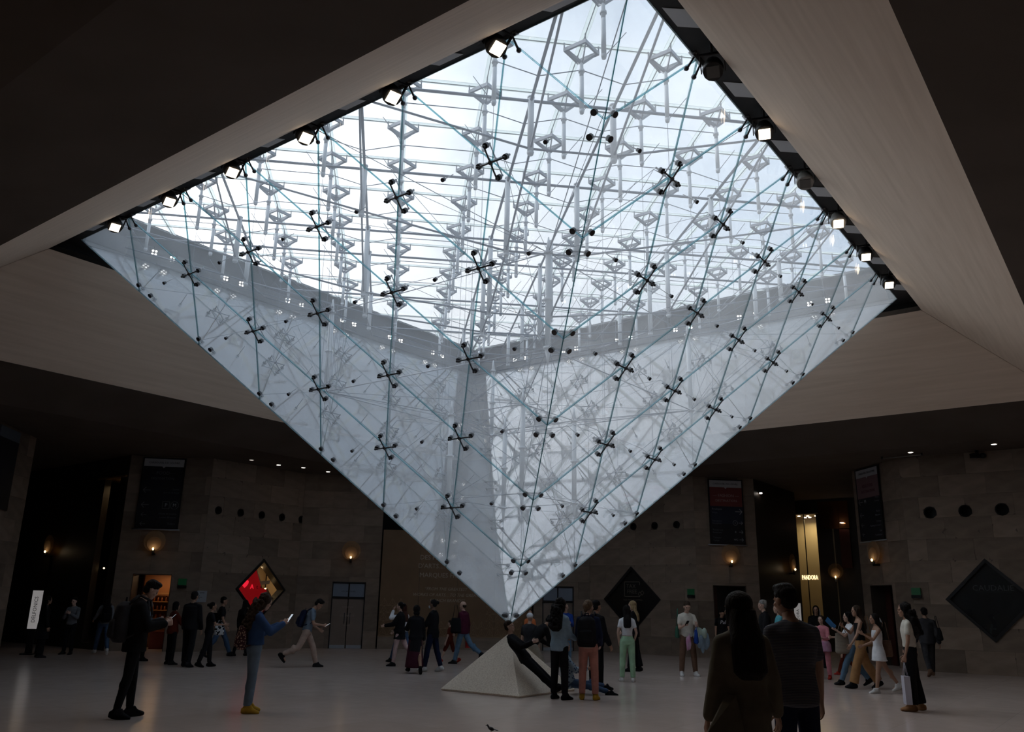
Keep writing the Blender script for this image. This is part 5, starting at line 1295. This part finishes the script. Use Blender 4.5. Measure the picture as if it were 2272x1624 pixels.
person('child with bare legs and red shoes hidden behind the man in maroon', -.62, 7.75, 60, 1.15, 'fair', hair=('short','brown'), top=('tee','rust'), bottom=('shorts','rust'), shoe='redshoe', legs=WALK)
# -- around the stone pyramid
P = person('boy in black tracksuit leaning back on the stone pyramid', 0.64, -1.08, -112, 1.58, 'fair', arms=((22,6,55,26),(22,6,55,26)), legs=((14,3,2),(14,5,2)), head=(0,-20), hair=('short','brown'), top=('long','black',.86), bottom=('trousers','black'), shoe='black', pitch=37)
glasses(P); LEAN = P
P2 = person('boy in black hoodie bending forward behind the leaning boy', .62, .95, -75, 1.58, 'tan', lean=38, arms=((50,8,50,14),(50,8,50,14)), legs=((40,5,52),(30,5,45)), hair=('short','black'), top=('long','black'), bottom=('trousers','sand'), shoe='black', hand=('grip','grip'))
glasses(P2)
person('small person in white cap behind the leaning boy', .70, 1.75, -30, 1.42, 'fair', hair=('cap','white'), top=('tee','dkgrey'), bottom=('trousers','black'), shoe='black')
person('person in orange top with short black hair far behind the leaning boy', 1.76, 8.06, 170, 1.44, 'tan', fem=True, hair=('bun','black'), top=('tee','orange'), bottom=('trousers','black'), shoe='black')
P = person('woman in light blue denim shirt with long curly dark hair', .72, -1.52, -48, 1.72, 'dark', fem=True, arms=((15,6,60,20),(15,6,55,10)), head=(-20,-5), hair=('curly','black'), top=('shirt','chambray',.82), bottom=('trousers','black'), shoe='black')
P = person('man in blue sweater and glasses facing the camera', 2.95, 8.55, 165, 1.62, 'fair', arms=((10,8,95,10),(6,8,20,0)), hair=('bald','brown'), top=('long','blue'), bottom=('trousers','ltjeans'), shoe='whiteshoe')
glasses(P); tote(P, 'white tote bag on the shoulder of the man in blue', CL['cream'], v=(.20,.14,1.08), w_=.36, h=.36, strap=.38)
P = person('woman in salmon pink trousers with upswept light brown hair', 1.26, -1.58, -22, 1.70, 'fair', fem=True, wide=1.1, arms=((10,8,60,20),(10,8,40,10)), head=(-25,0), hair=('updo','ltbrown'), top=('jacket','navy',.98), bottom=('trousers','salmon'), shoe='yellow')
backpack(P, 'large black backpack of the woman in salmon trousers', CL['black'], 1.18)
P = person('dark clothed man in glasses behind the salmon trousers', 1.80, .05, -60, 1.70, 'tan', arms=((8,8,20,0),(8,8,20,0)), hair=('short','black'), top=('jacket','black'), bottom=('trousers','black'), shoe='navy'); glasses(P)
P = person('person seated on the floor in patterned blue clothes, legs out to the right', 1.08, -.62, -88, 1.60, 'tan', fem=True, sit=.12, lean=-8, arms=((20,12,70,10),(30,10,60,10)), legs=((86,6,2),(82,8,6)), hair=('long','dkred'), top=('shirt','floral'), bottom=('slim','jeans'), shoe='black')
P = person('woman in white t-shirt and mint green trousers seen from behind', 3.03, 2.04, -10, 1.62, 'fair', fem=True, arms=((-8,14,30,18),(-8,14,45,20)), head=(10,0), hair=('long','black'), top=('crop','white',1.04), bottom=('trousers','mint'), shoe='whiteshoe', legs=((2,4,2),(0,3,2)))
P = person('blond woman in black facing left beside the mint trousers', 4.05, 5.0, 65, 1.72, 'fair', fem=True, arms=((15,8,40,10),(-5,8,20,0)), hair=('long','blond'), top=('jacket','black'), bottom=('wide','black'), shoe='black', legs=((6,3,2),(-6,3,4)))
P = person('man in white polo shirt holding coats and a phone', 5.08, 3.75, 175, 1.75, 'fair', arms=((25,10,85,16),(18,6,90,18)), head=(0,-16), hair=('crew','brown'), top=('tee','cream'), bottom=('trousers','brown'), shoe='whiteshoe', hand=('grip','grip'), legs=((2,7,2),(2,7,2)))
phone(P, 'R', 'black phone held by the man in the white polo shirt')
bundle(V((5.36, 3.52, 1.10)), 'pale green jacket over the arm of the man in the polo shirt', fabric('pale_green_cloth', (.38,.46,.40)), (.26,.14,.16), 1, 'jacket', 'folded_jacket')
bundle(V((5.40, 3.50, .93)), 'light blue jacket under the pale green one', fabric('pale_blue_cloth', (.22,.30,.38)), (.24,.13,.24), 2, 'jacket', 'folded_jacket')
bundle(V((5.02, 3.50, .88)), 'pink and white cloth hanging before the man in the polo shirt', CL['tiedye'], (.12,.08,.17), 3, 'cloth', 'hanging_cloth')
tote(P, 'navy bag held by the man in the white polo shirt', CL['blue'], v=(-.16,.24,.92), w_=.26, h=.34, strap=.10)
tote(P, 'dark green shoulder bag at the side of the man in the polo shirt', mat('green_bag', (.02,.10,.06), .7), v=(.25,-.02,1.02), w_=.20, h=.30, strap=.42)
P = person('person in black t-shirt with white lettering before the dark doorway', 7.95, 8.6, 175, 1.56, 'tan', arms=((8,10,20,0),(8,10,20,0)), head=(0,-20), hair=('short','black'), top=('tee','black'), bottom=('trousers','black'), shoe='whiteshoe')
use(text_mesh('Pal', .16, mat('white_shirt_print', (.5,.5,.5), .7), .002, shear=.2), 'printed_lettering', P[0], frame_M(P[1]['UP']((0, .148, 1.32)), (-1,0,0), (0,0,1), (0,1,0)))
P = person('person in black beside the black t-shirt person', 8.35, 8.3, -30, 1.50, 'tan', fem=True, hair=('long','black'), top=('tee','black'), bottom=('trousers','black'), shoe='whiteshoe')
# -- right side
P = person('grey haired man in dark jacket facing left', 6.95, 3.25, 78, 1.80, 'fair', hair=('grizzled','grey'), top=('jacket','black'), bottom=('trousers','black'), shoe='black')
P = person('dark haired woman in teal top facing left', 7.05, 2.62, 72, 1.73, 'fair', fem=True, hair=('bob','black'), top=('tee','teal'), bottom=('trousers','black'), shoe='black')
P = person('blond person in white behind the grey haired man', 8.25, 6.9, 30, 1.62, 'fair', fem=True, hair=('bob','ltbrown'), top=('tee','white'), bottom=('trousers','black'), shoe='black')
P = person('woman with long black hair in olive blazer, nearest on the right', .16, -11.25, 4, 1.74, 'tan', fem=True, wide=1.08, arms=((2,10,12,0),(4,16,14,0)), legs=((2,4,2),(2,6,2)), head=(15,0), hair=('verylong','black'), top=('jacket','olive',.78), bottom=('slim','black'), shoe='black')
fl_ = MB(); fl_.prism([P[1]['UP'](v) for v in ((-.19,-.10,1.05), (-.14,-.15,1.05), (-.10,-.20,.74), (-.38,-.16,.80))], V((0,.02,0))); fl_.build('jacket_tail', CL['olive'], P[0])
P = person('tall man in grey striped t-shirt, nearest on the right', .90, -10.57, 6, 1.815, 'tan', wide=1.1, arms=((4,8,10,0),(4,8,10,0)), head=(12,-6), hair=('quiff','black'), top=('tee','stripe',.84), bottom=('trousers','navy'), shoe='black')
P = person('girl in pink tracksuit on the phone with a cloth tied at her waist', 8.42, 3.15, 130, 1.46, 'fair', fem=True, arms=((20,10,70,20),(40,20,120,25)), hair=('long','brown'), top=('long','pink'), bottom=('trousers','pink'), shoe='redshoe', hand=('open','grip'))
wst = MB(); wst.loft([(P[1]['UP']((0,0,1.04)), (1,0,0), (0,1,0), .15, .12), (P[1]['UP']((0,0,.93)), (1,0,0), (0,1,0), .19, .15), (P[1]['UP']((.02,0,.74)), (1,0,0), (0,1,0), .21, .17)], 16); o = remesh(wst, .014, 'waist_cloth', 2); o.data.materials.clear(); o.data.materials.append(CL['tiedye']); o.parent = P[0]
person('person in dark clothes standing behind the girl in pink', 10.3, 7.0, 150, 1.70, 'tan', hair=('long','black'), top=('jacket','black'), bottom=('trousers','black'), shoe='black')
P = person('child in rust and pink clothes stepping behind the girl in pink', 9.55, 4.1, 40, 1.10, 'fair', hair=('long','black'), top=('tee','rust'), bottom=('trousers','rust'), shoe='redshoe', legs=WALK)
P = person('woman in black top and wide tan trousers walking left', 8.04, .75, 74, 1.72, 'tan', fem=True, arms=((22,8,15,0),(30,20,100,20)), legs=((20,2,6),(-16,2,16)), hair=('long','brown'), top=('tank','black',1.0), bottom=('wide','tanbrown'), shoe='black')
tote(P, 'tan shoulder bag behind the woman in tan trousers', CL['camel'], v=(.20,-.22,1.02), w_=.24, h=.28, strap=.38)
P = person('person carrying a striped knit bag and a blue brochure, partly hidden', 8.15, 1.35, 80, 1.60, 'fair', fem=True, arms=((45,10,80,8),(30,10,60,8)), legs=WALK, hair=('long','black'), top=('tee','white'), bottom=('trousers','ltjeans'), shoe='black', hand=('grip','grip'))
tote(P, 'striped knit bag in front of the woman in tan trousers', CL['breton'], v=(-.12,.26,1.02), w_=.34, h=.46, d=.08, strap=.2)
root = empty('brochure', world(P, P[1]['J']['L'][2]+V((0,.10,.14))), R(80)); tag(root, 'blue brochure held up before the woman in tan trousers', 'brochure'); root.rotation_euler = Euler((R(-35), R(25), R(80)))
for s_ in (-1, 1): MB().box((s_*.052, 0, 0), (.10, .012, .26)).build('page', mat('blue_brochure', (.015,.14,.34), .5), root)
P = person('woman in short white dress walking left with a white hair bow', 7.89, -.19, 80, 1.56, 'tan', fem=True, arms=((40,14,80,5),(10,12,60,10)), legs=((12,2,2),(-26,2,10)), hair=('long','black'), top=('tank','white',.95), bottom=('skirt','white',.70), shoe='whiteshoe')
bw = MB(); bw.cap(P[1]['HT']((0,-.12,.02)), P[1]['HT']((.03,-.15,-.05)), .016, .010); bw.cap(P[1]['HT']((0,-.12,.02)), P[1]['HT']((-.03,-.15,-.06)), .016, .010); bw.build('hair_bow', CL['white'], P[0])
tote(P, 'brown shoulder bag behind the white dress', CL['brown'], v=(.16,-.24,.98), w_=.30, h=.34, strap=.36)
P = person('dark haired woman in cream t-shirt and wide black trousers at right', 6.72, -3.15, 60, 1.74, 'tan', fem=True, wide=1.05, arms=((6,8,10,0),(4,8,12,0)), legs=((6,4,4),(-4,4,4)), head=(10,0), hair=('curly','black'), top=('crop','cream',1.02), bottom=('wide','black'), shoe='camel', hand=('grip','open'))
p = world(P, P[1]['J']['L'][2]); paper_bag(p+V((-.02,.02,-.32)), 70, 'white paper shopping bag hanging from the woman in cream', mat('white_paper', (.48,.46,.52), .7), .22, .46, .10, .22)
P = person('person in dark clothes with a big black bag walking away at right', 12.0, 4.25, -20, 1.76, 'tan', arms=((10,8,20,0),(-10,12,20,0)), legs=((-26,3,16),(24,3,4)), hair=('short','black'), top=('jacket','dkgrey'), bottom=('trousers','dkgrey'), shoe='brown')
tote(P, 'big black shoulder bag of the person at right', CL['black'], v=(.30,.02,1.10), w_=.46, h=.34, d=.10, strap=.30)
finish_people()
# small dark bird on the floor in front
bd = empty('pigeon', (-1.02, -5.55, 0), R(60)); tag(bd, 'tiny dark bird on the floor in front of the stone pyramid', 'bird')
b = MB(); b.ell((0,0,.055), (.022,.045,.024), 10, 7, M=Matrix.Rotation(.3,3,'X')); b.cap((0,.035,.07), (0,.05,.09), .014, .012, 8); b.ell((0,.055,.095), (.013,.016,.013), 8, 6); b.prism([V((-.015,-.035,.05)), V((.015,-.035,.05)), V((.018,-.095,.035)), V((-.018,-.095,.035))], V((0,0,.006)))
o = b.build('bird_body', M_BLACK, bd); MB().cyl((0,.07,.094), (0,.088,.090), .004, .001, 5).build('beak', CL['dkgrey'], bd)
for s_ in (-.01, .01): MB().cyl((s_,.0,0), (s_,.0,.04), .002, n=4).build('leg', CL['redshoe'], bd)
